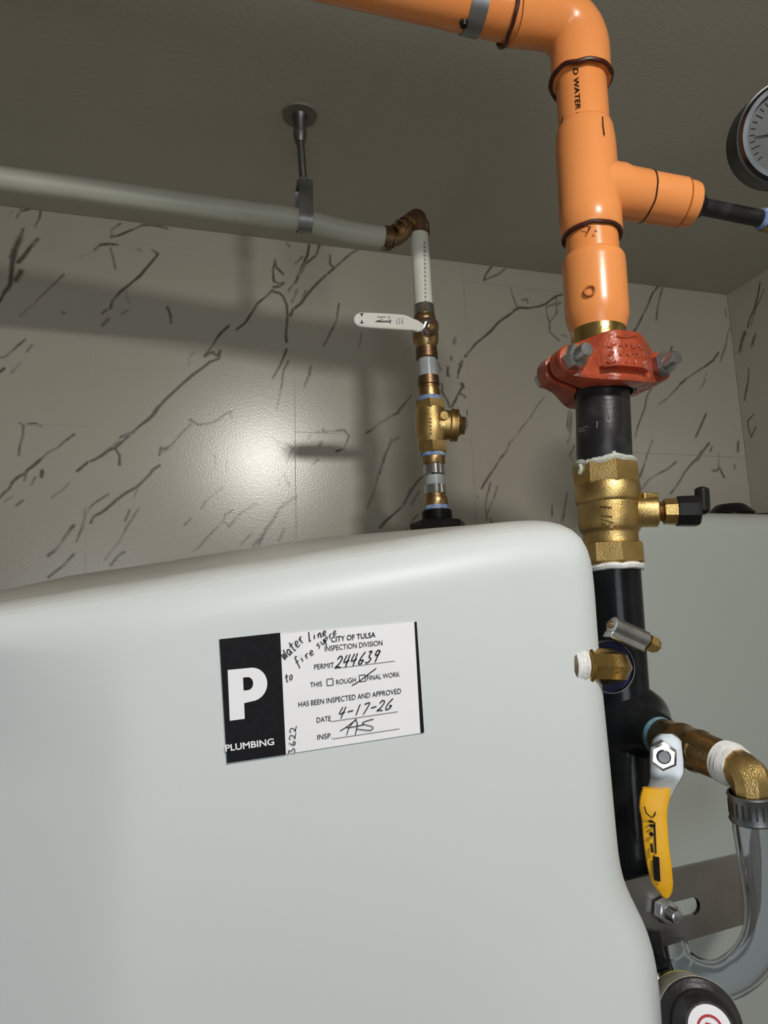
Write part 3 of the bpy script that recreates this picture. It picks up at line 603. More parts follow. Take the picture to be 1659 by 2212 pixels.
# ------------------------------------------------------------------ orange sprinkler pipe
YO = .50
a0 = U(1253, 150, YO); a1 = U(1291, 700, YO)
def along(a, b, y):     # fraction of segment a-b at image row y
    ya, yb = PX(a)[1], PX(b)[1]; za = (a-CO)@CF; zb = (b-CO)@CF
    s = (y-ya)/(yb-ya); return s*za/(s*za+(1-s)*zb)
def vprof(a, b, prof):  # [(row, half width px)] -> [(t, r)]
    out = []
    for y, h in prof:
        t = along(a, b, y); out.append((t, h*mpp(a+(b-a)*t)))
    return out
pipe = thing('sprinkler_pipe', 'bright orange plastic sprinkler pipe with an elbow and tee, coming down from the ceiling', 'pipe', a1)
def vpart(name, prof, mt, parent, a=a0, b=a1, n=48, ph=0, label=None, wob=0, caps=(True, True)):
    mb = MB(); rev(mb, a, b, vprof(a, b, prof), n, ph, wob=wob, caps=caps); return obj(name, mb, mt, parent, label)
vpart('riser_pipe', [(140, 53), (300, 54), (470, 55), (560, 56)], M['orange'], pipe)
# tee
ax = (a1-a0)/np.linalg.norm(a1-a0)
vpart('tee_fitting', [(277, 54), (279, 57), (286, 60), (305, 62), (325, 63.5), (452, 64), (454, 65.5), (505, 65.5), (509, 63), (509, 56)], M['orange2'], pipe)
tc_ = a0+(a1-a0)*along(a0, a1, 404)
b1 = U(1500, 443, .485)
bd = (b1-tc_)/np.linalg.norm(b1-tc_); BL = np.linalg.norm(b1-tc_)
mb = MB(); rev(mb, tc_, tc_+bd*BL, [(0, .024), (.28, .024), (.34, .0225), (.52, .0222), (.535, .0215)], 44); obj('tee_branch', mb, M['orange2'], pipe)
mb = MB(); rev(mb, tc_, tc_+bd*BL, [(.50, .0213), (.53, .0216), (.86, .0213), (.865, .0200), (.95, .0198), (.985, .0188), (1.0, .0165)], 44); obj('branch_bushing', mb, M['orange2'], pipe)
mb = MB(); tube(mb, ringpts(tc_+bd*BL*.535, bd, .0217, 60, .0004, 3), .0008, 6, closed=True); obj('cement_bead', mb, M['cement'], pipe)
mb = MB(); tube(mb, ringpts(tc_+bd*BL*.865, bd, .0203, 60, .0002, 4), .0013, 6, closed=True); obj('cement_bead', mb, mat('rust_orange_bead', (.50, .13, .02), .4, col2=(.4, .09, .015), nscale=80), pipe, 'rust orange bead of cement')
vpart('end_adapter', [(555, 56), (558, 62), (565, 66), (578, 67), (668, 67), (688, 66.5), (710, 60), (724, 56)], M['orange2'], pipe)
# moulding gate mark on the adapter
c = on_cyl(1274, 628, a0, a1, .0275)
mb = MB(); nrm = (c-(a0+ax*((c-a0)@ax))); nrm /= np.linalg.norm(nrm)
tube(mb, ringpts(c+nrm*.0003, nrm, .0042, 26, .0002, 8), .0009, 6, closed=True); obj('mould_mark', mb, mat('scuffed_orange', (.52, .19, .04), .5, col2=(.4, .13, .03), nscale=200), pipe)
def bead(y, h, th, seed, wob=.0008):
    t = along(a0, a1, y); cc = a0+(a1-a0)*t
    mb = MB(); tube(mb, ringpts(cc, ax, h*mpp(cc), 80, wob, seed), th, 8, closed=True); obj('cement_bead', mb, M['cement'], pipe)
bead(512, 60, .0018, 5)
# elbow, bend from the riser to the run that goes left
e0 = a0+(a1-a0)*along(a0, a1, 178)
run_a = U(1090, 26, YO); run_b = U(700, -66, YO+.01)
rd = (run_b-run_a)/np.linalg.norm(run_b-run_a)
cor = U(1251, 46, YO)
P = [e0+(cor-e0)*t for t in (0, .15, .3)]
p_in = cor+(run_a-cor)*.52
ctrl = [e0+(cor-e0)*.38, cor, p_in]
for k in range(1, 16):
    t = k/16; P.append((1-t)**2*ctrl[0]+2*t*(1-t)*ctrl[1]+t*t*ctrl[2])
P += [p_in, p_in+(run_a-p_in)*.5, run_a-rd*.004]
R0 = 63*mpp(e0)
mb = MB(); tube(mb, P, R0, 44); obj('elbow_fitting', mb, M['orange2'], pipe)
elp = P[-1]
mb = MB(); tube(mb, [elp-rd*.01, run_a, run_b, run_b+rd*1.2], .0232, 44); obj('ceiling_run', mb, M['orange'], pipe)
bead(176, 64, .0021, 2, .0012)
mb = MB(); tube(mb, ringpts(elp+rd*.0005, rd, R0, 70, .0008, 6), .0017, 8, closed=True); obj('cement_bead', mb, M['cement'], pipe)
# printed line on the riser
oc = lambda x, y: on_cyl(x, y, a0, a1, 54.6*mpp(a0))
text('printed_text', 'D WATER D', (1238, 148), (1245, 256), (11, -1), oc, M['ink'], pipe, .01, 'black printed word WATER')
mb = MB()
for st in ([(1302, 251), (1303, 270), (1306, 292)], [(1216, 252), (1212, 268)]):
    mb = MB(); ribbon(mb, st, 2, lambda x, y: on_cyl(x, y, a0, a1, 65*mpp(a0)) if y > 262 else on_cyl(x, y, a0, a1, 61*mpp(a0)))
    obj('pen_mark', mb, M['ink'], pipe)
mb = MB()
for st in ([(1262, 486), (1275, 492), (1270, 496)], [(1276, 489), (1270, 500)], [(1285, 497), (1290, 500), (1284, 500)]):
    ribbon(mb, st, 3, lambda x, y: on_cyl(x, y, a0, a1, 66.5*mpp(a1)))
obj('pen_mark', mb, M['cement'], pipe)
vpart('brass_insert', [(705, 57.5), (707, 58), (756, 58), (760, 57)], M['brassb'], pipe)
# clamp band round the run with its rod
hc = run_a+rd*.0285
hg = thing('pipe_clamp', 'galvanised band clamp hanging the orange pipe from the ceiling', 'clamp', hc)
mb = MB(); rev(mb, hc-rd*.0075, hc+rd*.0075, [(0, .0234), (0, .0246), (1, .0246), (1, .0234)], 44, caps=(False, False)); obj('band', mb, M['galv'], hg)
mb = MB(); rev(mb, hc+np.array([0, 0, .024]), np.array([hc[0], hc[1], ZC]), [(0, .0045), (1, .0045)], 12); obj('rod', mb, M['galv'], hg)
mb = MB(); rev(mb, hc+np.array([-.004, -.004, -.0245])+rd*.0085, hc+np.array([-.004, -.004, -.0285])+rd*.0085, [(0, .004), (1, .003)], 10); obj('screw', mb, M['blkp'], hg)

# ------------------------------------------------------------------ gauge and its nipple on the right
nipA = tc_+bd*BL*.985; nipB = U(1662, 476, .478)
nd = (nipB-nipA)/np.linalg.norm(nipB-nipA)
nip = thing('gauge_nipple', 'thin black threaded nipple leading from the orange tee to the gauge', 'pipe', nipA)
mb = MB(); rev(mb, nipA, nipB, [(0, .0145), (.03, .0148), (.06, .012), (.12, .0088)], 28); obj('bushing', mb, M['blkp'], nip)
mb = MB(); rev(mb, nipA+nd*.004, nipB, [(0, .0075), (1, .0075)], 24); obj('nipple_pipe', mb, M['blkd'], nip)
ga = thing('pressure_gauge', 'round pressure gauge with black case and steel rim at the upper right edge', 'gauge', U(1690, 300, .46))
gfront = U(1707, 283, .437); gback = U(1672, 308, .468)
gn = gfront-gback; gn /= np.linalg.norm(gn); GR = 106*mpp(gfront)
mb = MB(); rev(mb, gback, gfront, [(0, GR*.8), (.02, GR*.97), (.1, GR*1.0), (.85, GR*1.0), (.86, GR*.99)], 64); obj('case', mb, M['blkp'], ga)
gl = np.linalg.norm(gfront-gback)
mb = MB(); rev(mb, gfront-gn*.005, gfront+gn*.003, [(0, GR*.99), (.1, GR*1.015), (.45, GR*1.015), (.5, GR*.985), (.62, GR*.985), (.7, GR*.97), (1.0, GR*.93), (1.0, GR*.84), (.5, GR*.82)], 64, caps=(False, False)); obj('rim', mb, mat('dark_rim_steel', (.13, .135, .14), .32, 1.0, col2=(.09, .095, .1), nscale=40), ga)
mb = MB(); rev(mb, gfront-gn*.003, gfront-gn*.002, [(0, GR*.9), (1, GR*.9)], 64); obj('dial', mb, M['dial'], ga)
gu, gv, _ = basis(gn)
mb = MB()
for k in range(28):
    a = 2*PI*k/36-.9; p = gfront-gn*.0017
    d0 = math.cos(a)*gu+math.sin(a)*gv; t0 = np.cross(gn, d0)
    r0, r1 = (.66, .76) if k % 5 else (.60, .76)
    vs = [p+GR*r0*d0-t0*.0004, p+GR*r0*d0+t0*.0004, p+GR*r1*d0+t0*.0004, p+GR*r1*d0-t0*.0004]; mb.add(vs, [(0, 1, 2, 3)])
obj('dial_marks', mb, M['ink'], ga, smooth=False)
mb = MB(); rev(mb, gfront-gn*.0012, gfront-gn*.0002, [(0, .004), (1, .0035)], 16); nb = U(1634, 288, .44)
dd = nb-gfront; dd -= (dd@gn)*gn; dd /= np.linalg.norm(dd); t0 = np.cross(gn, dd); p = gfront-gn*.0006
mb.add([p-t0*.0012-dd*.01, p+t0*.0012-dd*.01, p+dd*GR*.68+t0*.0003, p+dd*GR*.68-t0*.0003], [(0, 1, 2, 3)]); obj('needle', mb, M['ink'], ga, smooth=False)
st0 = (gback+gfront)/2-np.array([0, 0, GR*.98]); st1 = np.array([st0[0], st0[1], nipB[2]-.004])
mb = MB(); rev(mb, st0, st1, [(0, .009), (.45, .009), (.5, .0075), (1, .0075)], 6); obj('stem', mb, M['brass'], ga)
el = thing('brass_elbow', 'small brass elbow joining the black nipple to the gauge stem, at the right edge', 'fitting', nipB)
mb = MB(); tube(mb, smooth_path([nipB-nd*.006, nipB+nd*.006, nipB+nd*.018+np.array([0, 0, .004]), np.array([st1[0], st1[1], st1[2]+.012])], 6), .0105, 20); obj('elbow_body', mb, M['brass'], el)
mb = MB(); rev(mb, nipB-nd*.010, nipB-nd*.004, [(0, .0078), (.2, .0095), (1, .0100)], 22); obj('thread_sealant', mb, M['blue'], el, 'pale blue sealant')

# ------------------------------------------------------------------ red grooved coupling
cc = U(1303, 802, YO)
coup = thing('pipe_coupling', 'glossy red bolted grooved coupling between the orange pipe and black pipe', 'coupling', cc)
EAR = .0515
def yout(ax_):
    return .0175+.0190*(.5+.5*math.cos(PI*min(max((ax_-.006)/.038, 0), 1)))
def half(sgn):
    vs = []; fs = []; n = 81; xs = np.linspace(-EAR, EAR, n); rows = []
    for x in xs:
        ax_ = abs(x)
        yin = max(math.sqrt(max(.0245**2-x*x, 0)), .0030); yo = yout(ax_)+(.004 if sgn < 0 else 0)
        hh = .0215-.0100*float(sstep(.008, .052, ax_))
        if ax_ > EAR-.009:
            e = (ax_-EAR+.009)/.009; hh *= math.sqrt(max(1-e*e*.8, .05)); yo -= .003*e*e
        b = .0025; wi = (.0055 if sgn > 0 else 0)*float(sstep(.0235, .0195, ax_))
        loop = [(yin, -hh+.004), (yin+.001, -hh), (yo-b, -hh), (yo-b*.3, -hh+b*.3), (yo, -hh+b), (yo, -.78*hh), (yo-wi, -.70*hh), (yo-wi, -.48*hh), (yo, -.42*hh),
                (yo, hh-b), (yo-b*.3, hh-b*.3), (yo-b, hh), (yin+.001, hh), (yin, hh-.004)]
        rows.append([(x, sgn*-q[0], q[1]) for q in loop])
    m = len(rows[0])
    for r in rows: vs += [cc+np.array(p) for p in r]
    for i in range(n-1):
        for k in range(m):
            k2 = (k+1) % m; f = (i*m+k, (i+1)*m+k, (i+1)*m+k2, i*m+k2); fs.append(f if sgn > 0 else f[::-1])
    fs.append(tuple(range(m)) if sgn > 0 else tuple(range(m))[::-1]); fs.append(tuple((n-1)*m+k for k in range(m))[::-1] if sgn > 0 else tuple((n-1)*m+k for k in range(m)))
    mb = MB(); mb.add(vs, fs); return mb
hf = obj('housing_half', half(1), M['red'], coup, 'front half of the housing', ang=35)
obj('housing_half', half(-1), M['red'], coup, 'rear half of the housing', ang=35)
# cast relief on the front half
def onface(x, z): 
    return cc+np.array([x, -yout(abs(x))-.0001, z])
mb = MB()
for z, segs in ((.0155, ((-.010, .008),)), (.0075, ((-.017, -.011), (-.008, -.001), (.002, .006), (.009, .013))), (.001, ((-.017, -.013), (-.009, -.005), (-.003, .004), (.007, .010), (.013, .017))), (-.006, ((-.018, -.012), (-.010, -.007), (-.004, .001), (.003, .008), (.011, .017)))):
    for x0, x1 in segs:
        tube(mb, [onface(x0+(x1-x0)*k/4, z+.0012*math.sin(9*x0*100+k)) for k in range(5)], .0010, 6)
        tube(mb, [onface((x0+x1)/2, z-.002), onface((x0+x1)/2, z+.0022)], .0009, 6)
obj('cast_lettering', mb, M['red'], hf)
mb = MB(); rp = [onface(-.020+.040*k/14, -.0088) for k in range(15)]; tube(mb, rp, .0012, 8); obj('rib', mb, M['red'], hf)
for sx in (-1, 1):
    bc = cc+np.array([sx*.0405, 0, 0])
    bo = obj('bolt', rev(MB(), bc+np.array([0, .030, 0]), bc+np.array([0, -.041, 0]), [(0, .0075), (.12, .0078), (.13, .0060), (.14, .0052)]+[(.14+.86*k/60, .0052+(.0004 if k % 2 else -.0001)) for k in range(61)]+[(1.0, .004)], 20), M['steel'], coup)
    mb = MB(); rev(mb, bc+np.array([0, -.0195, 0]), bc+np.array([0, -.0300, 0]), [(0, .0098), (.05, .0104), (.85, .0104), (1, .0085)], 6, ph=.3+sx*.3)
    obj('nut', mb, M['steel'], coup)
    mb = MB(); rev(mb, bc+np.array([0, -.0165, 0]), bc+np.array([0, -.0198, 0]), [(0, .0125), (.4, .0125), (1, .0115)], 24); obj('bolt_boss', mb, M['red'], coup)
mb = MB(); rev(mb, cc-np.array([0, 0, .02]), cc+np.array([0, 0, .02]), [(0, .0222), (.02, .0242), (.98, .0242), (1, .0222)], 40, caps=(False, False)); obj('gasket', mb, M['blkp'], coup)

# ------------------------------------------------------------------ black nipple, big brass valve, black standpipe
b0 = U(1300, 845, YO); b1_ = U(1306, 1008, YO)
blk = thing('black_nipple', 'short dusty black steel pipe between the red coupling and the big brass valve', 'pipe', b1_)
vpart('pipe_body', [(815, 56), (930, 57.5), (985, 58), (987, 57), (991, 57.8), (994, 56.5), (998, 57.3), (1001, 56), (1012, 55)], M['blkd'], blk, U(1300, 815, YO), b1_)
mb = MB(); R = np.random.default_rng(5)
c0 = U(1305.5, 1003, YO)
tube(mb, ringpts(c0, (0, 0, 1), 58.5*mpp(c0), 60, .0011, 11), [.0024+.0010*R.random() for _ in range(60)], 8, closed=True)
for xx, y0, y1 in ((1325, 975, 1003), (1319, 985, 1006), (1335, 992, 1006), (1253, 1004, 1023)):
    p_ = [on_cyl(xx+2*math.sin(k), y0+(y1-y0)*k/4, b0, b1_, 58.2*mpp(c0) if y0 < 1000 else 66*mpp(c0)) for k in range(5)]; tube(mb, p_, .0018, 6)
obj('thread_sealant', mb, M['putty'], blk, 'pale smeared thread sealant')
mb = MB()
for st in ([(1248, 928), (1262, 924), (1270, 920)], [(1250, 933), (1266, 928)]): ribbon(mb, st, 2.2, lambda x, y: on_cyl(x, y, b0, b1_, 57.8*mpp(b0)+.0003))
for st in ([(1317, 893), (1317, 903)], [(1290, 910), (1289, 925)]): ribbon(mb, st, 2.5, lambda x, y: on_cyl(x, y, b0, b1_, 57.8*mpp(b0)+.0003))
obj('scuff_mark', mb, mat('pale_scuff', (.22, .19, .20), .6, col2=(.12, .11, .11), nscale=200), blk)
v0 = U(1308, 1006, YO); v1 = U(1324, 1224, YO)
bv = thing('brass_ball_valve', 'large brass ball valve with black dipped lever under the black nipple', 'valve', v1)
vpart('top_hex', [(1005, 58), (1008, 70), (1046, 71.5), (1053, 67)], M['brass'], bv, v0, v1, n=8, ph=.28)
vpart('body', [(1048, 66), (1053, 68.5), (1082, 69), (1088, 67), (1090, 65), (1096, 65.5), (1125, 66), (1142, 65), (1149, 61), (1152, 58), (1156, 57.5), (1170, 57.5), (1176, 58.5)], M['brass'], bv, v0, v1)
vpart('bottom_hex', [(1173, 60), (1177, 69), (1216, 69.5), (1222, 64)], M['brass'], bv, v0, v1, n=8, ph=.28)
oc2 = lambda x, y: on_cyl(x, y, v0, v1, 66.3*mpp(v0)+.0003)
text('raised_size_mark', '1 1/2', (1296, 1092), (1300, 1140), (25, 3), oc2, M['brassb'], bv, .02, 'raised size mark')
sc_ = v0+(v1-v0)*along(v0, v1, 1107)
sd = U(1440, 1105, YO-.02)-sc_; sd /= np.linalg.norm(sd)
dS = lambda x: np.linalg.norm(U(x, 1105, YO-.02*(x-1318)/120)-sc_)
def spart(name, prof, mt, parent, n=28, ph=0, label=None):
    L_ = dS(1530); mb = MB(); rev(mb, sc_, sc_+sd*L_, [(dS(x)/L_, h*mpp(sc_)) for x, h in prof], n, ph); return obj(name, mb, mt, parent, label)
spart('stem_boss', [(1340, 38), (1374, 36), (1380, 33), (1418, 33), (1421, 30)], M['brass'], bv)
zb = U(1397, 1079, YO-.012); mb = MB(); box(mb, zb, 36*mpp(zb), 36*mpp(zb), 24*mpp(zb)); obj('stop_lug', mb, M['brass'], bv, bevel=.001)
spart('packing_nut', [(1418, 20), (1422, 23), (1426, 19), (1430, 22), (1434, 20), (1438, 14)], M['brassd'], bv)
lv = spart('lever_hub', [(1432, 14), (1434, 28), (1462, 30), (1463, 28)], M['brass'], bv, n=8, ph=.39)
spart('lever_sleeve', [(1461, 31), (1463, 33), (1500, 34), (1508, 33), (1512, 28)], M['blkp'], bv, n=8, ph=.39, label='black dipped sleeve')
lt = U(1516, 1057, .478); lb = U(1518, 1104, .478)
mb = MB(); tube(mb, [lt+(lb-lt)*t for t in (-.12, -.08, 0, .3, .7, 1.0, 1.1, 1.16)], [.0015, .0035, .0056, .0058, .0058, .0056, .004, .0015], 20); obj('lever_end', mb, M['blkp'], bv)
s0 = U(1324, 1222, YO); s1 = U(1394, 2212, YO)
sp = thing('black_standpipe', 'tall glossy black steel pipe running down beside the foreground tank', 'pipe', s1)
vpart('pipe_body', [(1226, 57), (1500, 57), (1900, 57.5), (2330, 58)], M['blk'], sp, s0, s1+(s1-s0)*.15)
c0 = U(1325, 1226, YO); mb = MB(); tube(mb, ringpts(c0, (0, 0, 1), 57*mpp(c0), 60, .0004, 12), .0030, 8, closed=True); obj('thread_sealant', mb, M['tape'], sp, 'white thread tape')
# outlet that leaves the standpipe towards the viewer
o1 = U(1424, 1589, .462); o0 = U(1362, 1560, YO); od = (o1-o0)/np.linalg.norm(o1-o0); OL = np.linalg.norm(o1-o0)
mb = MB(); rev(mb, o0, o1, [(0, .030), (.30, .028), (.45, .0245), (.6, .021), (.8, .0165), (.96, .0155), (1.0, .0145)], 36); obj('outlet', mb, M['blk'], sp)

# ------------------------------------------------------------------ small brass valve with yellow lever
w1 = U(1572, 1648, .395); wd_ = (w1-o1)/np.linalg.norm(w1-o1); WL = np.linalg.norm(w1-o1)
sv = thing('yellow_lever_valve', 'small brass ball valve with a yellow lever on the black standpipe', 'valve', o1+wd_*WL*.4)
mb = MB(); rev(mb, o1-wd_*.004, o1+wd_*.004, [(0, .0125), (.5, .0135), (1, .0125)], 30); obj('thread_sealant', mb, M['cyan'], sv, 'light blue sealant')
mb = MB(); rev(mb, o1, w1, [(.02, .0115), (.05, .0128), (.28, .0134), (.30, .0142), (.36, .0145), (.38, .0138), (.56, .0135), (.58, .0142), (.62, .0142), (.66, .0132), (.95, .0126), (1.0, .0118)], 32); obj('body', mb, M['brassd'], sv)
pv = o1+wd_*WL*.40
vn = U(1430, 1634, .428); vd = (vn-pv); vd /= np.linalg.norm(vd)
VL = np.linalg.norm(vn-pv)
mb = MB(); rev(mb, pv, pv+vd*VL, [(.2, .0095), (.62, .0092), (.66, .0082), (.80, .0078), (.82, .006), (1, .006)], 24); obj('stem_boss', mb, M['brassd'], sv)
nn = np.array([-.50, -.86, .0]); nn /= np.linalg.norm(nn)
lev_ = None
side = np.cross(nn, np.array([0, 0, 1.0])); side /= np.linalg.norm(side)
if side[0] < 0: side = -side
def strip(name, P, widths, th, mt, parent, label=None, bev=.0006):
    """flat bar: centre points P, width along 'side', thickness along nn"""
    mb = MB(); vs = []; fs = []; n = 14
    for p, w in zip(P, widths):
        for k in range(n):
            a = 2*PI*k/n; ca, sa = math.cos(a), math.sin(a)
            e = .5; x = abs(ca)**e*np.sign(ca); y = abs(sa)**e*np.sign(sa)
            vs.append(np.asarray(p)+side*x*w/2+nn*y*th/2)
    m = len(P)
    for i in range(m-1):
        for k in range(n):
            k2 = (k+1) % n; fs.append((i*n+k, i*n+k2, (i+1)*n+k2, (i+1)*n+k))
    fs.append(tuple(range(n))[::-1]); fs.append(tuple((m-1)*n+k for k in range(n)))
    mb.add(vs, fs); return obj(name, mb, mt, parent, label)
HY = .424
cs = [(1438, 1585), (1440, 1600), (1440, 1640), (1440, 1668), (1434, 1690), (1420, 1720)]
W = [24, 52, 60, 60, 52, 48]
f_s = 1.08/ .92
pl = strip('lever_plate', smooth_path([U(x, y, HY) for x, y in cs], 5), np.interp(np.linspace(0, 5, 26), range(6), [w*mpp(U(1440, 1640, HY))*f_s for w in W]), .0022, mat('satin_lever_steel', (.34, .345, .35), .34, 1.0, col2=(.26, .265, .27), nscale=60), sv)
cs = [(1418, 1702), (1414, 1722), (1411, 1745), (1413, 1770), (1417, 1820), (1424, 1870), (1430, 1905), (1436, 1925), (1438, 1936)]
W = [50, 53, 50, 45, 44, 43, 38, 24, 8]
gr_ = strip('lever_grip', smooth_path([U(x, y, HY-.001) for x, y in cs], 5), np.interp(np.linspace(0, 8, 41), range(9), [w*mpp(U(1420, 1800, HY))*f_s for w in W]), .0075, M['yellow'], sv, 'yellow dipped grip')
mb = MB()
gm = lambda x, y: U(x, y, HY-.0052)
for st, w in (([(1392, 1742), (1396, 1756), (1406, 1766), (1414, 1762), (1416, 1754)], 2.5), ([(1401, 1774), (1412, 1776)], 5), ([(1403, 1784), (1413, 1784)], 6), ([(1404, 1798), (1410, 1806)], 8), ([(1414, 1776), (1416, 1820), (1417, 1845)], 3), ([(1407, 1822), (1409, 1842)], 5)):
    ribbon(mb, st, w, gm)
obj('printed_text', mb, M['ink'], gr_, smooth=False)
mb = MB(); prism(mb, [gm(1411, 1850), gm(1424, 1852), gm(1427, 1905), gm(1414, 1902)], (0, .0004, 0)); obj('printed_block', mb, M['ink'], gr_, smooth=False)
nc = U(1430, 1630, HY)
mb = MB(); rev(mb, nc+nn*.0005, nc+nn*.0085, [(0, .0088), (.1, .0092), (.85, .0092), (1, .0075)], 6, ph=.4); obj('lever_nut', mb, M['steel'], sv)
mb = MB(); rev(mb, nc-nn*.003, nc+nn*.0105, [(0, .0045), (.9, .0045), (1, .0035)], 16); obj('stem', mb, M['dsteel'], sv)
# brass street elbow and clear hose
be = thing('hose_elbow', 'brass elbow turning down from the yellow lever valve into the clear hose', 'fitting', w1)
mb = MB(); rev(mb, w1-wd_*.004, w1+wd_*.009, [(0, .0120), (.1, .0134), (.28, .0128), (.34, .0136), (.52, .0130), (.58, .0136), (.8, .0128), (1, .012)], 30); obj('thread_tape', mb, M['tape'], be, 'white thread tape')
ec = U(1622, 1672, .375); ed = U(1626, 1722, .375)
P = [w1+wd_*.006, w1+(ec-w1)*.55]+[(1-t)**2*(w1+(ec-w1)*.6)+2*t*(1-t)*ec+t*t*(ec+(ed-ec)*.5) for t in (.2, .4, .6, .8)]+[ec+(ed-ec)*.5, ed, ed+(ed-ec)*.5]
mb = MB(); tube(mb, P, [.0112]*4+[.0114]*3+[.0108, .0103], 10); obj('elbow_body', mb, M['brass'], be, ang=25)
mb = MB(); rev(mb, ed-np.array([0, 0, .001]), ed-np.array([0, 0, .005]), [(0, .0105), (.5, .0122), (1, .0105)], 28); obj('collar', mb, M['brassb'], be)
hs = thing('clear_hose', 'clear vinyl hose looping down at the right edge', 'hose', ed)
hp = smooth_path([U(1624, 1730, .375), U(1630, 1800, .377), U(1645, 1890, .385), U(1655, 1970, .395), U(1643, 2040, .405), U(1605, 2092, .42), U(1555, 2118, .43), U(1505, 2110, .44), U(1470, 2085, .45), U(1452, 2052, .46)], 8)
HR = .0118
m1 = MB(); tube(m1, hp, HR, 24, caps=False); m2 = MB(); tube(m2, hp, HR*.74, 24, caps=False)
m1.add(m2.v, [f[::-1] for f in m2.f]); obj('hose_wall', m1, M['clear'], hs)
def clampband(name, label, c, nrm, r, wdt, pos, mt='dsteel', slots=22, a_sc=None):
    t = thing(name, label, 'clamp', c)
    nrm = np.asarray(nrm, float)/np.linalg.norm(nrm)
    mb = MB(); rev(mb, c-nrm*wdt/2, c+nrm*wdt/2, [(0, r), (.0, r+.0010), (.06, r+.0014), (.14, r+.0008), (.86, r+.0008), (.94, r+.0014), (1, r+.001), (1, r)], 48, caps=(False, False)); obj('band', mb, M[mt], t)
    u, v, w = basis(nrm); mb = MB()
    for k in range(slots):
        a = 2*PI*k/slots; d_ = math.cos(a)*u+math.sin(a)*v; tt = np.cross(w, d_)
        box(mb, c+d_*(r+.0007), .0007, .0010, wdt*.5, (d_, tt, w))
    obj('slots', mb, M['engrave'], t)['kind'] = 'stuff'
    return t
clampband('hose_clamp', 'slotted steel hose clamp round the top of the clear hose', U(1625, 1742, .376), U(1632, 1800, .378)-U(1622, 1700, .375), HR+.0004, .0165, None)

# ------------------------------------------------------------------ brass elbow in the side of the tank
q0 = U(1238, 1437, .4115); q1 = U(1262, 1437, .4115); q2 = U(1338, 1440, .4115)
te = thing('tank_elbow', 'golden brass elbow screwed into the side of the foreground tank', 'fitting', q1)
qd = (q2-q0)/np.linalg.norm(q2-q0); qL = np.linalg.norm(q2-q0)
mp_ = mpp(q1)
TP = [(0, 45)]+sum([[(.03+.075*k, 47), (.065+.075*k, 44)] for k in range(3)], [])+[(.28, 42)]
mb = MB(); rev(mb, q0-qd*.004, q0-qd*.004+qd*qL, [(t, h*mp_) for t, h in TP], 40); obj('thread_tape', mb, M['tape'], te, 'rings of white thread tape')
mb = MB(); rev(mb, q0, q2, [(.17, 36*mp_), (.20, 43*mp_), (.28, 43*mp_), (.31, 39*mp_)], 36); obj('collar', mb, M['brassb'], te)
bk = np.array([.12, 1.0, -.05]); bk /= np.linalg.norm(bk)
P = [q0+qd*qL*.27, q0+qd*qL*.62]+[(1-t)**2*(q0+qd*qL*.66)+2*t*(1-t)*(q0+qd*qL*1.06)+t*t*(q0+qd*qL*1.06+bk*.017) for t in (.2, .4, .6, .8)]+[q0+qd*qL*1.06+bk*.020]
mb = MB(); tube(mb, P, [38*mp_]*2+[38*mp_]*5, 8); obj('elbow_body', mb, M['brassb'], te, ang=20)
hcen = q0+qd*qL*.98+bk*.012
th_ = thing('tank_hose', 'dark hose end slid over the golden brass elbow, curving down behind the tank', 'hose', hcen)
mb = MB(); tube(mb, smooth_path([hcen, hcen+bk*.012, hcen+bk*.028+np.array([.001, 0, -.006])], 6), 55*mp_, 30); obj('hose_wall', mb, M['navy'], th_)
hcl = thing('worm_clamp', 'bright steel worm drive clamp above the golden brass elbow', 'clamp', hcen+np.array([0, 0, .02]))
mb = MB(); rev(mb, hcen-bk*.001, hcen+bk*.009, [(0, 56*mp_), (0, 59*mp_), (1, 59*mp_), (1, 56*mp_)], 44, caps=(False, False)); obj('band', mb, M['dsteel'], hcl)
sA = U(1320, 1350, .41); sB = U(1395, 1384, .41); sdir = (sB-sA)/np.linalg.norm(sB-sA); mq = mpp(sA)
mb = MB(); rev(mb, sA, sB, [(0, 14*mq), (.03, 20*mq), (.97, 20*mq), (1, 17*mq)], 22); obj('screw_housing', mb, M['steel'], hcl)
mb = MB(); a_ = basis(sdir); dn = U(1350, 1385, .41)-U(1365, 1352, .41); dn /= np.linalg.norm(dn)
box(mb, (sA+sB)/2+dn*.0062, np.linalg.norm(sB-sA)*.98, .009, .0045, (sdir, np.cross(sdir, dn), dn)); obj('housing_saddle', mb, M['steel'], hcl, bevel=.0008)
mb = MB(); rev(mb, sB, U(1421, 1398, .41), [(0, 9*mq), (.12, 9*mq), (.15, 19*mq), (.72, 19*mq), (.75, 17*mq), (1, 12*mq)], 6, ph=.2); obj('screw_head', mb, M['brass'], hcl)
mb = MB(); rev(mb, U(1313, 1346, .41), sA, [(0, 5*mq), (.2, 8*mq), (1, 8*mq)], 16); obj('screw_tip', mb, M['copper'], hcl)
# ragged hole edge of the tank round the fitting
mb = MB(); rev(mb, q0-qd*.0058, q0-qd*.003, [(0, 42*mp_), (.5, 45*mp_), (1, 44*mp_)], 24, wob=.03); obj('fitting_seal', mb, mat('brown_seal', (.16, .12, .08), .6, col2=(.08, .06, .04), nscale=90), te)

# ------------------------------------------------------------------ steel bracket below
YBR = .462
br = thing('steel_bracket', 'slotted steel strap bracket crossing low in front of the black standpipe', 'bracket', U(1480, 1960, YBR))
tl, tr_, brr, bl = U(1325, 1909, YBR), U(1590, 1848, YBR), U(1597, 2000, YBR), U(1376, 2064, YBR)
def bil(u, v): return (tl*(1-u)+tr_*u)*(1-v)+(bl*(1-u)+brr*u)*v
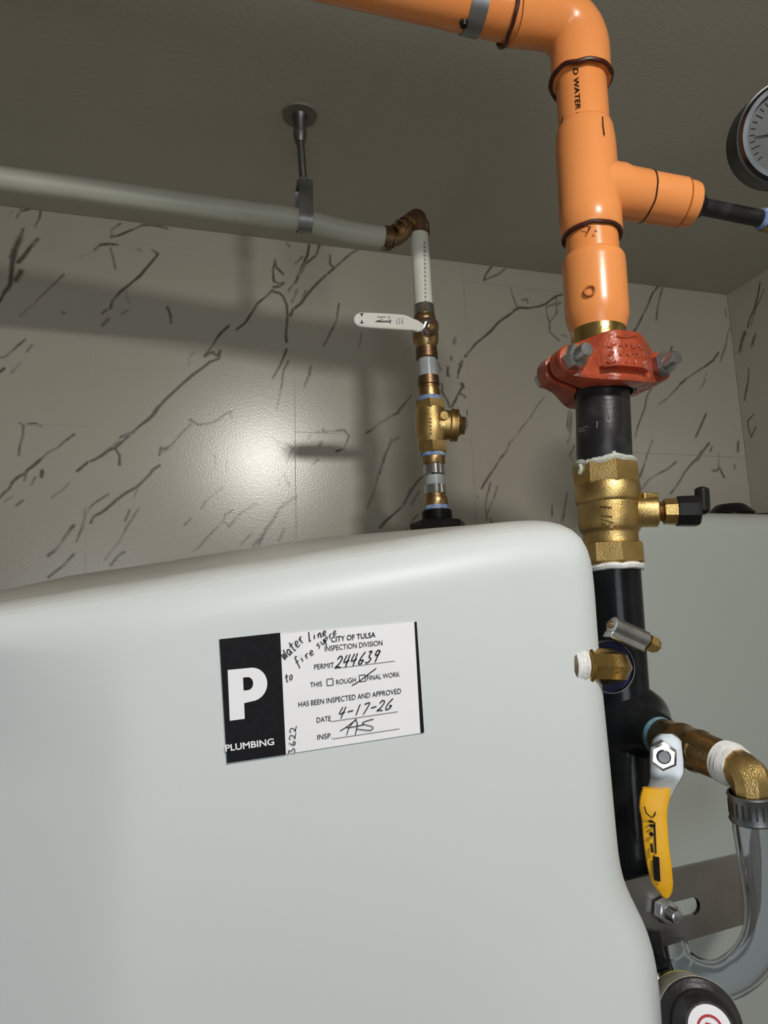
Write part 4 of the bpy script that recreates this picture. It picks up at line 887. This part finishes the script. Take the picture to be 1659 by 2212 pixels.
# plate with a slot: quads around the slot
us = [0, .30, .36, .60, .66, 1.0]; vsn = [0, .44, .70, 1.0]
mb = MB(); hole = (1, 4, 1, 2)
grid = {}
pts = []
nu, nv = 150, 80
def inslot(u, v):
    cu0, cu1, cv, rv = .32, .58, .56, .125
    du = max(cu0-u, 0, u-cu1)*1.8; return math.hypot(du, v-cv) < rv
vs = []; fs = []
for j in range(nv+1):
    for i in range(nu+1): vs.append(bil(i/nu, j/nv))
k = len(vs); vs += [p+np.array([0, .0035, 0]) for p in vs]
keep = [[not inslot((i+.5)/nu, (j+.5)/nv) for i in range(nu)] for j in range(nv)]
I = lambda i, j: j*(nu+1)+i
for j in range(nv):
    for i in range(nu):
        if not keep[j][i]: continue
        q = (I(i, j), I(i+1, j), I(i+1, j+1), I(i, j+1)); fs.append(q); fs.append(tuple(x+k for x in q[::-1]))
        for (di, dj, e) in ((0, -1, (0, 1)), (1, 0, (1, 2)), (0, 1, (2, 3)), (-1, 0, (3, 0))):
            ii, jj = i+di, j+dj
            if ii < 0 or jj < 0 or ii >= nu or jj >= nv or not keep[jj][ii]:
                a_, b_ = q[e[0]], q[e[1]]; fs.append((b_, a_, a_+k, b_+k))
mb.add(vs, fs); obj('strap', mb, M['bracket'], br, ang=30)
# rounded bend and the leg that goes back
mb = MB(); vs = []; th = .0035; m = 12
ctr_t = tr_+np.array([0, .012, 0]); ctr_b = brr+np.array([0, .012, 0])
prof = [(tr_, brr)]+[(ctr_t+.012*np.array([math.sin(a), -math.cos(a), 0]), ctr_b+.012*np.array([math.sin(a), -math.cos(a), 0])) for a in [PI/3*i/8 for i in range(1, 9)]]
lastt, lastb = prof[-1]; prof += [(lastt+np.array([.15, .13, 0]), lastb+np.array([.15, .13, 0]))]
dirs = []
for a, b in prof: vs += [a, b]
n0 = len(prof); inner = []
for i, (a, b) in enumerate(prof):
    nrm_ = np.array([math.sin(min(i, 8)*PI/24), -math.cos(min(i, 8)*PI/24), 0]); vs += [a-nrm_*th, b-nrm_*th]
fs = []
for i in range(n0-1):
    fs.append((2*i, 2*i+2, 2*i+3, 2*i+1)); o_ = 2*n0; fs.append((o_+2*i, o_+2*i+1, o_+2*i+3, o_+2*i+2))
    fs.append((2*i, o_+2*i, o_+2*i+2, 2*i+2)); fs.append((2*i+1, 2*i+3, o_+2*i+3, o_+2*i+1))
mb.add(vs, fs); obj('strap_leg', mb, M['bracket'], br, ang=50)
nb0 = U(1428, 1962, YBR)
mb = MB(); rev(mb, nb0+np.array([0, .012, 0]), nb0+np.array([0, -.018, 0]), [(0, .0042)]+[(.02+.96*k/40, .0042+(.0003 if k % 2 else 0)) for k in range(41)]+[(1, .003)], 16); obj('stud', mb, M['steel'], br)
mb = MB(); rev(mb, nb0+np.array([0, -.002, 0]), nb0+np.array([0, -.0095, 0]), [(0, .0080), (.9, .0080), (1, .0065)], 6, ph=.3); obj('nut', mb, M['steel'], br)
mb = MB(); rev(mb, nb0+np.array([0, .0035, 0]), nb0+np.array([0, .0055, 0]), [(0, .0125), (1, .0125)], 24); obj('washer', mb, M['dsteel'], br)

# ------------------------------------------------------------------ black capped device low at the right, elbow behind it
k0 = U(1420, 2100, .47); k1 = U(1432, 2212, .46)
bo_ = thing('black_elbow', 'glossy black pipe bend at the foot of the standpipe, behind the capped regulator', 'pipe', k1)
mb = MB(); tube(mb, smooth_path([U(1385, 2020, .468), U(1398, 2070, .462), U(1412, 2120, .452), U(1428, 2180, .445), U(1436, 2260, .445)], 6), [.0125]*8+[.0135]*8+[.0145]*9, 30); obj('bend', mb, M['blk'], bo_)
mb = MB(); rev(mb, U(1396, 2086, .457), U(1402, 2102, .455), [(0, .0145), (.1, .0165), (.9, .0165), (1, .0145)], 30); obj('collar', mb, M['blk'], bo_)
rg = thing('capped_regulator', 'black round regulator with red and white end label at the bottom right', 'regulator', U(1500, 2190, .42))
r0 = U(1480, 2192, .435); r1 = U(1534, 2224, .385); rdv = (r1-r0)/np.linalg.norm(r1-r0); RL = np.linalg.norm(r1-r0)
mR = mpp(r1); RR = 70*mpp(r1); RB = 82*mpp(r0)
mb = MB(); rev(mb, r0, r1, [(0, RB*.55), (.02, RB*.985), (.66, RB*.985), (.70, RB*.95), (.74, RR*1.0), (.86, RR*.98), (.95, RR*.88), (1.0, RR*.72), (1.0, RR*.68), (.985, RR*.66)], 56); obj('housing', mb, M['blkd'], rg)
mb = MB(); rev(mb, r0, r1, [(.09, RB*.985), (.10, RB*1.0), (.64, RB*1.0), (.645, RB*.985)], 56, caps=(False, False)); obj('label_band', mb, M['glab'], rg)
mb = MB(); rev(mb, r0, r1, [(.02, RB*.985), (.03, RB*1.005), (.10, RB*1.005), (.11, RB*.985)], 56, caps=(False, False)); obj('label_border', mb, M['ylab'], rg, 'yellow label border')
pc = r1-rdv*.0004; pu, pv_, _ = basis(rdv)
mb = MB(); rev(mb, r1-rdv*.0012, r1+rdv*.0002, [(0, RR*.66), (1, RR*.655)], 48); obj('end_label', mb, M['paper'], rg)
upx = U(1512, 2170, .372)-U(1512, 2230, .372); upx -= (upx@rdv)*rdv; upx /= np.linalg.norm(upx); rgx = np.cross(upx, rdv); 
if rgx@(U(1560, 2230, .372)-U(1512, 2230, .372)) < 0: rgx = -rgx
ep = lambda x, y: r1+rdv*.0006+rgx*x*RR+upx*y*RR
mb = MB(); ribbon(mb, [(.36*math.cos(a), .36*math.sin(a)) for a in [2*PI*k/40 for k in range(41)]], .07, ep)
obj('printed_ring', mb, M['redp'], rg, 'red ring', smooth=False)
mb = MB(); ribbon(mb, [(-.22, -.02), (-.1, .14), (.1, .12), (.02, 0), (.2, -.1)], .08, ep); obj('printed_swoosh', mb, M['redp'], rg, smooth=False)

# ------------------------------------------------------------------ second tank behind, on the right
t2 = thing('storage_tank', 'second pale plastic water tank behind the standpipe at the right', 'tank', (.80, .9, 0))
Y2 = .72; z2 = U(1659, 1112, Y2+.03)[2]; x2 = U(1325, 1300, Y2)[0]
def rrect(x0, x1, z0, z1, r, n=10):
    out = []
    for cx_, cz_, a0_ in ((x1-r, z1-r, 0), (x0+r, z1-r, PI/2), (x0+r, z0+r, PI), (x1-r, z0+r, 1.5*PI)):
        out += [(cx_+r*math.cos(a0_+PI/2*k/n), cz_+r*math.sin(a0_+PI/2*k/n)) for k in range(n+1)]
    return out
mb = MB(); rings2 = []
for Yk, ins in ((1.08, .03), (1.07, 0), (Y2+.03, 0))+tuple((Y2+.03-.03*math.sin(a), .03-.03*math.cos(a)) for a in [PI/2*k/8 for k in range(1, 9)])+((Y2, .06), (Y2, .12)):
    rr = rrect(x2+ins, 1.04-ins, ins, z2-ins, max(.06-ins*.5, .01)); rings2.append([(x, Yk, z) for x, z in rr])
n2 = len(rings2[0]); vs = sum(rings2, []); fs = []
for i in range(len(rings2)-1):
    for k in range(n2): fs.append((i*n2+k, (i+1)*n2+k, (i+1)*n2+(k+1) % n2, i*n2+(k+1) % n2))
fs.append(tuple(range(n2))); fs.append(tuple((len(rings2)-1)*n2+k for k in range(n2))[::-1])
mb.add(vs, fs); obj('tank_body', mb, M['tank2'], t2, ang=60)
lc = U(1578, 1114, .86); ml = mpp(lc); lt_ = U(1578, 1091, .86); LH = lt_[2]-lc[2]
mb = MB(); rev(mb, np.array([lc[0], lc[1], z2-.001]), np.array([lc[0], lc[1], z2+.0045]), [(0, .105), (1, .105)], 48); obj('fill_ring', mb, M['blkp'], t2, 'flat black ring under the lid')
mb = MB(); rev(mb, np.array([lc[0], lc[1], z2+.004]), lc+np.array([0, 0, .0015]), [(0, 44*ml), (1, 44*ml)], 30); rev(mb, lc+np.array([0, 0, .001]), lc+np.array([0, 0, LH]), [(0, 50*ml), (.12, 49*ml), (.85, 33*ml), (1.0, 28*ml)], 10)
obj('screw_lid', mb, M['blkp'], t2, 'black screw lid')

# ------------------------------------------------------------------ small white supply line at the back wall
YS = .81
g0 = U(904, 478, YS); g1 = U(945, 1130, YS)
def sx_(name, label, cat): return thing(name, label, cat, g1)
# pex run under the ceiling
pr = thing('supply_tube', 'milky white plastic tube running under the ceiling along the tiled wall', 'tube', U(400, 450, YS))
pa = U(842, 515, YS); pb = U(0, 385, YS-.0); pdir = (pb-pa)/np.linalg.norm(pb-pa)
mid = U(650, 475, YS)
PR = 24.0*mpp(mid)
path = [pa, U(750, 500, YS), mid, U(500, 455, YS), U(300, 427, YS), U(150, 405, YS), pb, pb+(pb-U(150, 405, YS))*3.5]
mb = MB(); tube(mb, smooth_path(path, 5), PR, 36); obj('tube_wall', mb, mat('shaded_white_tubing', srgb(188, 190, 176), .42, col2=srgb(178, 180, 166), nscale=10), pr)  # white darkened for this run only: shade of its dim underside put into the colour
# hanger
hx = U(657, 476, YS); hn = thing('pipe_hanger', 'galvanised ceiling hanger with rod and strap holding the white tube', 'hanger', hx)
hz = np.array([hx[0]-.004, YS, ZC])
mb = MB(); rev(mb, hz-np.array([0, 0, .003]), hz, [(0, .0215), (.4, .022), (1, .022)], 40); obj('ceiling_plate', mb, mat('painted_plate', srgb(128, 124, 112), .7, col2=srgb(112, 110, 100), nscale=40), hn)
mb = MB(); rev(mb, hz-np.array([0, 0, .040]), hz-np.array([0, 0, .001]), [(0, .0060), (.25, .0085), (.35, .0085), (.36, .0075), (.75, .0078), (1, .0105)], 26); obj('rod_socket', mb, M['dsteel'], hn)
hb = hx+np.array([0, 0, PR+.034])
mb = MB(); zz = [(k/70, .0046+(.0003 if k % 2 else 0)) for k in range(71)]; rev(mb, hb, hz-np.array([0, 0, .03]), zz, 14); obj('threaded_rod', mb, M['dsteel'], hn)
mb = MB(); rev(mb, hb+np.array([0, 0, -.002]), hb+np.array([0, 0, .008]), [(0, .0085), (.8, .0085), (1, .006)], 6, ph=.3); obj('nut', mb, M['dsteel'], hn)
pn = pdir; hw_ = .0085; loopr = PR+.0012
lp = []
for k in range(25):
    a = PI+PI*k/24; lp.append(hx+np.array([0, math.cos(a)*loopr, math.sin(a)*loopr]))
topz = PR+.034
lp = [hx+np.array([0, -.004, topz]), hx+np.array([0, -loopr+.002, topz-.0015]), hx+np.array([0, -loopr, topz-.005]), hx+np.array([0, -loopr, .012])]+lp+[hx+np.array([0, loopr, .012]), hx+np.array([0, loopr, topz-.005]), hx+np.array([0, loopr-.002, topz-.0015]), hx+np.array([0, .004, topz]), ]
vs = []; m = len(lp)
pxd = np.array([1.0, 0, 0])
for p in lp: 
    d_ = p-hx; 
    nrm_ = np.array([0, d_[1], d_[2] if d_[2] < 0 else 0]); nrm_ = nrm_/(np.linalg.norm(nrm_)+1e-9)
    if d_[2] > topz-.002: nrm_ = np.array([0, 0, 1.0])
    vs += [p-pxd*hw_, p+pxd*hw_, p+pxd*hw_+nrm_*.0013, p-pxd*hw_+nrm_*.0013]
fs = []
for i in range(m-1):
    for k in range(4): fs.append((4*i+k, 4*i+(k+1) % 4, 4*i+4+(k+1) % 4, 4*i+4+k))
fs += [(0, 1, 2, 3), (4*m-4, 4*m-1, 4*m-2, 4*m-3)]
mb = MB(); mb.add(vs, fs); obj('strap', mb, M['galv'], hn, ang=40)
# crimped brass elbow at the corner
ce = thing('crimp_elbow', 'tarnished crimped elbow where the white tube turns down', 'fitting', U(900, 470, YS))
mg = mpp(g0)
c1 = U(843, 516, YS)
mb = MB(); rev(mb, c1-pdir*.0015, c1+pdir*.0095, [(0, PR*.9), (.05, PR*1.12), (.95, PR*1.12), (1, PR*.9)], 30); obj('crimp_ring', mb, M['copper'], ce)
mb = MB(); box(mb, U(829, 537, YS-.012), .004, .003, .004); obj('crimp_lug', mb, M['copper'], ce, bevel=.0005)
Pe = smooth_path([c1, U(860, 512, YS), U(872, 497, YS-.002), U(886, 478, YS-.002), U(900, 467, YS), U(906, 478, YS), U(908, 500, YS)], 6)
mb = MB(); tube(mb, Pe, list(np.interp(np.linspace(0, 6, len(Pe)), [0, 1, 2, 3, 4, 5, 6], [x*mg for x in (20, 17, 19, 17, 15.5, 17, 15)])), 24); obj('elbow_body', mb, M['copper'], ce)
for (x, y) in ((869, 492), (857, 503), (882, 484)):
    c_ = U(x, y, YS-.002); dd_ = U(x+12, y-14, YS-.002)-c_; dd_ /= np.linalg.norm(dd_)
    mb = MB(); rev(mb, c_-dd_*.002, c_+dd_*.002, [(0, 20*mg), (1, 20*mg)], 26); obj('crimp_ring', mb, M['brassd'], ce)
for (x, y) in ((868, 474), (856, 497)):
    mb = MB(); box(mb, U(x, y, YS-.004), .0035, .004, .0045); obj('crimp_lug', mb, M['ink'], ce, bevel=.0004)
mb = MB(); rev(mb, *(U(905, 482, YS), U(907, 508, YS)), [(0, 17*mg), (.08, 22*mg), (.92, 22.5*mg), (1, 19*mg)], 30); obj('crimp_ring', mb, M['copper'], ce)
mb = MB(); box(mb, U(919, 488, YS-.011), .005, .003, .006); obj('crimp_lug', mb, M['steel'], ce, bevel=.0006)
G0 = U(904.5, 490, YS)
def gp(name, prof, mt, parent, n=30, ph=0, label=None, a=G0, b=g1):
    mb = MB(); rev(mb, a, b, vprof(a, b, prof), n, ph); return obj(name, mb, mt, parent, label)
vt = thing('drop_tube', 'short milky white tube dropping from the crimped elbow to the white lever valve', 'tube', U(910, 580, YS))
gp('tube_wall', [(500, 19.5), (664, 19.8)], M['pex'], vt)
ocs = lambda x, y: on_cyl(x, y, G0, g1, 20.3*mg)
mb = MB()
R = np.random.default_rng(3)
for k in range(15):
    y = 522+k*9; ribbon(mb, [(916.5+.02*(y-522), y), (917.5+.02*(y-522), y+5)], 3.2+2*R.random(), ocs)
obj('printed_text', mb, mat('faded_grey_print', (.20, .22, .25), .5, col2=(.35, .36, .36), nscale=400, amt=(.4, .6)), vt, smooth=False)
lvv = thing('white_lever_valve', 'small ball valve with a white lever pointing left, against the tiled wall', 'valve', U(916, 720, YS))
gp('crimp_ring', [(660, 19), (661, 22), (682, 23), (684, 20)], M['chrome'], lvv)
gp('body', [(682, 20), (686, 24), (694, 25), (700, 24), (706, 27), (728, 28), (740, 27), (748, 23), (752, 21)], M['brassd'], lvv)
gp('crimp_ring', [(751, 20), (753, 23), (775, 24), (777, 20)], M['copper'], lvv)
vc = U(918, 706, YS)
sdv = U(938, 707, YS-.045)-vc; sdv /= np.linalg.norm(sdv)
mb = MB(); rev(mb, vc, vc+sdv*.030, [(.2, .0125), (.75, .0125), (.78, .0115), (1, .0105)], 28); obj('stem_collar', mb, M['chrome'], lvv)
hx_ = vc+sdv*.030
mb = MB(); rev(mb, hx_, hx_+sdv*.006, [(0, .0088), (.8, .0088), (1, .0075)], 6, ph=.2); obj('lever_nut', mb, M['chrome'], lvv)
mb = MB(); rev(mb, hx_+sdv*.005, hx_+sdv*.009, [(0, .0042), (.8, .0042), (1, .0035)], 18); obj('stem', mb, M['brassb'], lvv)
LY = YS-.030
def lvP(x, y, o=0.0): return U(x, y, LY-o)
outl = [(889, 712), (880, 712), (850, 711), (800, 708), (781, 706), (772, 702), (766, 696), (764, 689), (766, 682), (771, 677), (778, 674), (800, 674.5), (850, 677), (872, 679), (882, 682), (890, 686), (905, 692), (916, 700), (915, 712), (905, 716)]
mb = MB(); prism(mb, [lvP(x, y) for x, y in outl], (0, .0045, 0)); levr = obj('lever', mb, M['white'], lvv, 'white vinyl lever', bevel=.0012, ang=50)
mb = MB(); tube(mb, [lvP(x, y, -.001) for x, y in ((776, 703), (800, 705.5), (850, 708.5), (888, 711))], .0021, 10); obj('lever_flange', mb, M['white'], levr)
lm = lambda x, y: lvP(755+x*.08741, 660+y*.08741, .0006)
text('printed_text', 'Jomar', (1040, 375), (632, 365), (-2, 62), lm, M['ink'], levr, .03, 'upside-down printed word')
for A, B in (((265, 205), (345, 205)), ((265, 425), (345, 425))):
    mb = MB(); ribbon(mb, [A, B], 22, lm); xm = 305; ribbon(mb, [(xm, A[1]), (xm, 265 if A[1] < 300 else 365)], 26, lm); obj('printed_arrow', mb, M['ink'], levr, smooth=False)
mb = MB()
for x in (1175, 1240, 1310): ribbon(mb, [(x, 300), (x, 465)], 26 if x > 1200 else 18, lm)
for y in (270, 290): ribbon(mb, [(680, y), (900, y)], 10, lm)
ribbon(mb, [(760, 340), (840, 335)], 10, lm); ribbon(mb, [(945, 290), (975, 260), (1010, 285), (985, 320), (950, 300)], 18, lm)
obj('printed_small_text', mb, mat('grey_print', (.14, .14, .15), .5, col2=(.5, .5, .5), nscale=900, amt=(.45, .6)), levr, smooth=False)
s2 = thing('drop_tube', 'stub of greyish clear tube directly below the white lever valve', 'tube', U(922, 795, YS))
gp('tube_wall', [(770, 19.5), (822, 20)], M['pexc'], s2)
ckv = thing('check_valve', 'brass swing check valve with a round side cap, above the foreground tank', 'valve', U(928, 915, YS))
gp('crimp_ring', [(813, 19), (815, 23), (833, 24), (835, 21)], M['copper'], ckv)
gp('top_adapter', [(833, 21), (838, 21), (840, 23), (856, 24), (862, 24)], M['brassd'], ckv)
gp('thread_sealant', [(857, 22), (859, 25), (868, 25.5), (870, 24)], M['blue'], ckv, label='blue and white sealant')
gp('top_hex', [(867, 28), (869, 34), (884, 35), (889, 31)], M['brass'], ckv, n=6, ph=.35)
gp('body', [(885, 31), (890, 31), (905, 34.5), (925, 36), (940, 34), (952, 30), (957, 28)], M['brass'], ckv)
gp('bottom_hex', [(954, 27), (957, 33), (976, 34), (981, 30)], M['brass'], ckv, n=6, ph=.35)
gp('thread_sealant', [(978, 26), (980, 27), (986, 27), (988, 25)], M['blue'], ckv, label='light blue sealant')
bn0 = U(930, 916, YS); bn1 = U(1004, 920, YS-.012)
bdr = (bn1-bn0)/np.linalg.norm(bn1-bn0); bL = np.linalg.norm(bn1-bn0)
mb = MB(); rev(mb, bn0, bn1, [(0, .0175), (.42, .0180), (.5, .0180), (.56, .0182), (.60, .0205), (.68, .0205), (.69, .0195), (.72, .0195), (.73, .0205), (.80, .0200), (.81, .013)], 36); obj('side_port', mb, M['brass'], ckv)
mb = MB(); rev(mb, bn0, bn1, [(.79, .0135), (.81, .0150), (.86, .0150), (.87, .0125), (1.0, .0120)], 6, ph=.2); obj('side_cap', mb, M['brassd'], ckv)
mb = MB(); rev(mb, U(955, 899, YS-.016), U(960, 897, YS-.026), [(0, .006), (.8, .006), (1, .005)], 18); obj('hinge_pin', mb, M['brass'], ckv)
text('raised_size_mark', '3/4', (948, 924), (962, 920), (-1, -10), lambda x, y: on_cyl(x, y, bn0, bn1, .0186), M['brassb'], ckv, .02)
mb = MB(); ocb = lambda x, y: on_cyl(x, y, G0, g1, 36.5*mg)
for k in range(5): ribbon(mb, [(926, 903+k*8), (933, 904+k*8), (930, 908+k*8)], 2.2, ocb)
obj('raised_lettering', mb, M['brassb'], ckv)
la = thing('tube_adapter', 'stack of crimp rings and grey tube joining the check valve to the black tank bulkhead', 'fitting', U(938, 1050, YS))
gp('upper_adapter', [(985, 22), (988, 25), (1002, 25), (1006, 22)], M['brassd'], la)
gp('crimp_ring', [(1003, 20), (1005, 22.5), (1025, 23), (1028, 20)], M['chrome'], la)
gp('tube_wall', [(1024, 20), (1052, 20.5)], M['pexc'], la)
gp('crimp_ring', [(1047, 20), (1049, 23), (1067, 23.5), (1069, 20)], M['chrome'], la)
gp('lower_adapter', [(1066, 21), (1070, 21), (1076, 25), (1092, 26), (1096, 24)], M['brassd'], la)
gp('thread_sealant', [(1091, 24), (1093, 26), (1098, 26.5), (1104, 26)], M['blue'], la, label='blue and white sealant')
bf = thing('bulkhead_fitting', 'black threaded plastic bulkhead fitting on top of the foreground tank', 'fitting', g1)
e_ = g1+(g1-G0)*.03
gp('threaded_neck', [(1101, 26), (1103, 31)]+[(1104+k, 31 if k % 4 < 2 else 33) for k in range(22)]+[(1128, 32)], M['blkp'], bf, b=e_, a=G0)
fc = U(943, 1131, YS); 
gp('flange', [(1121, 34), (1124, 44), (1129, 58), (1133, 60), (1140, 60), (1146, 58)], M['blkp'], bf, n=8, ph=.2, b=U(946, 1146, YS))

# ------------------------------------------------------------------ lamp fixture on the ceiling above the tank (outside the frame)
lf = thing('ceiling_lamp', 'flat round ceiling lamp behind the camera', 'lamp', (LAMP[0], LAMP[1], ZC))
mb = MB(); rev(mb, np.array([LAMP[0], LAMP[1], ZC]), np.array([LAMP[0], LAMP[1], ZC-.014]), [(0, .09), (.8, .09), (1, .08)], 40); obj('housing', mb, M['white'], lf)
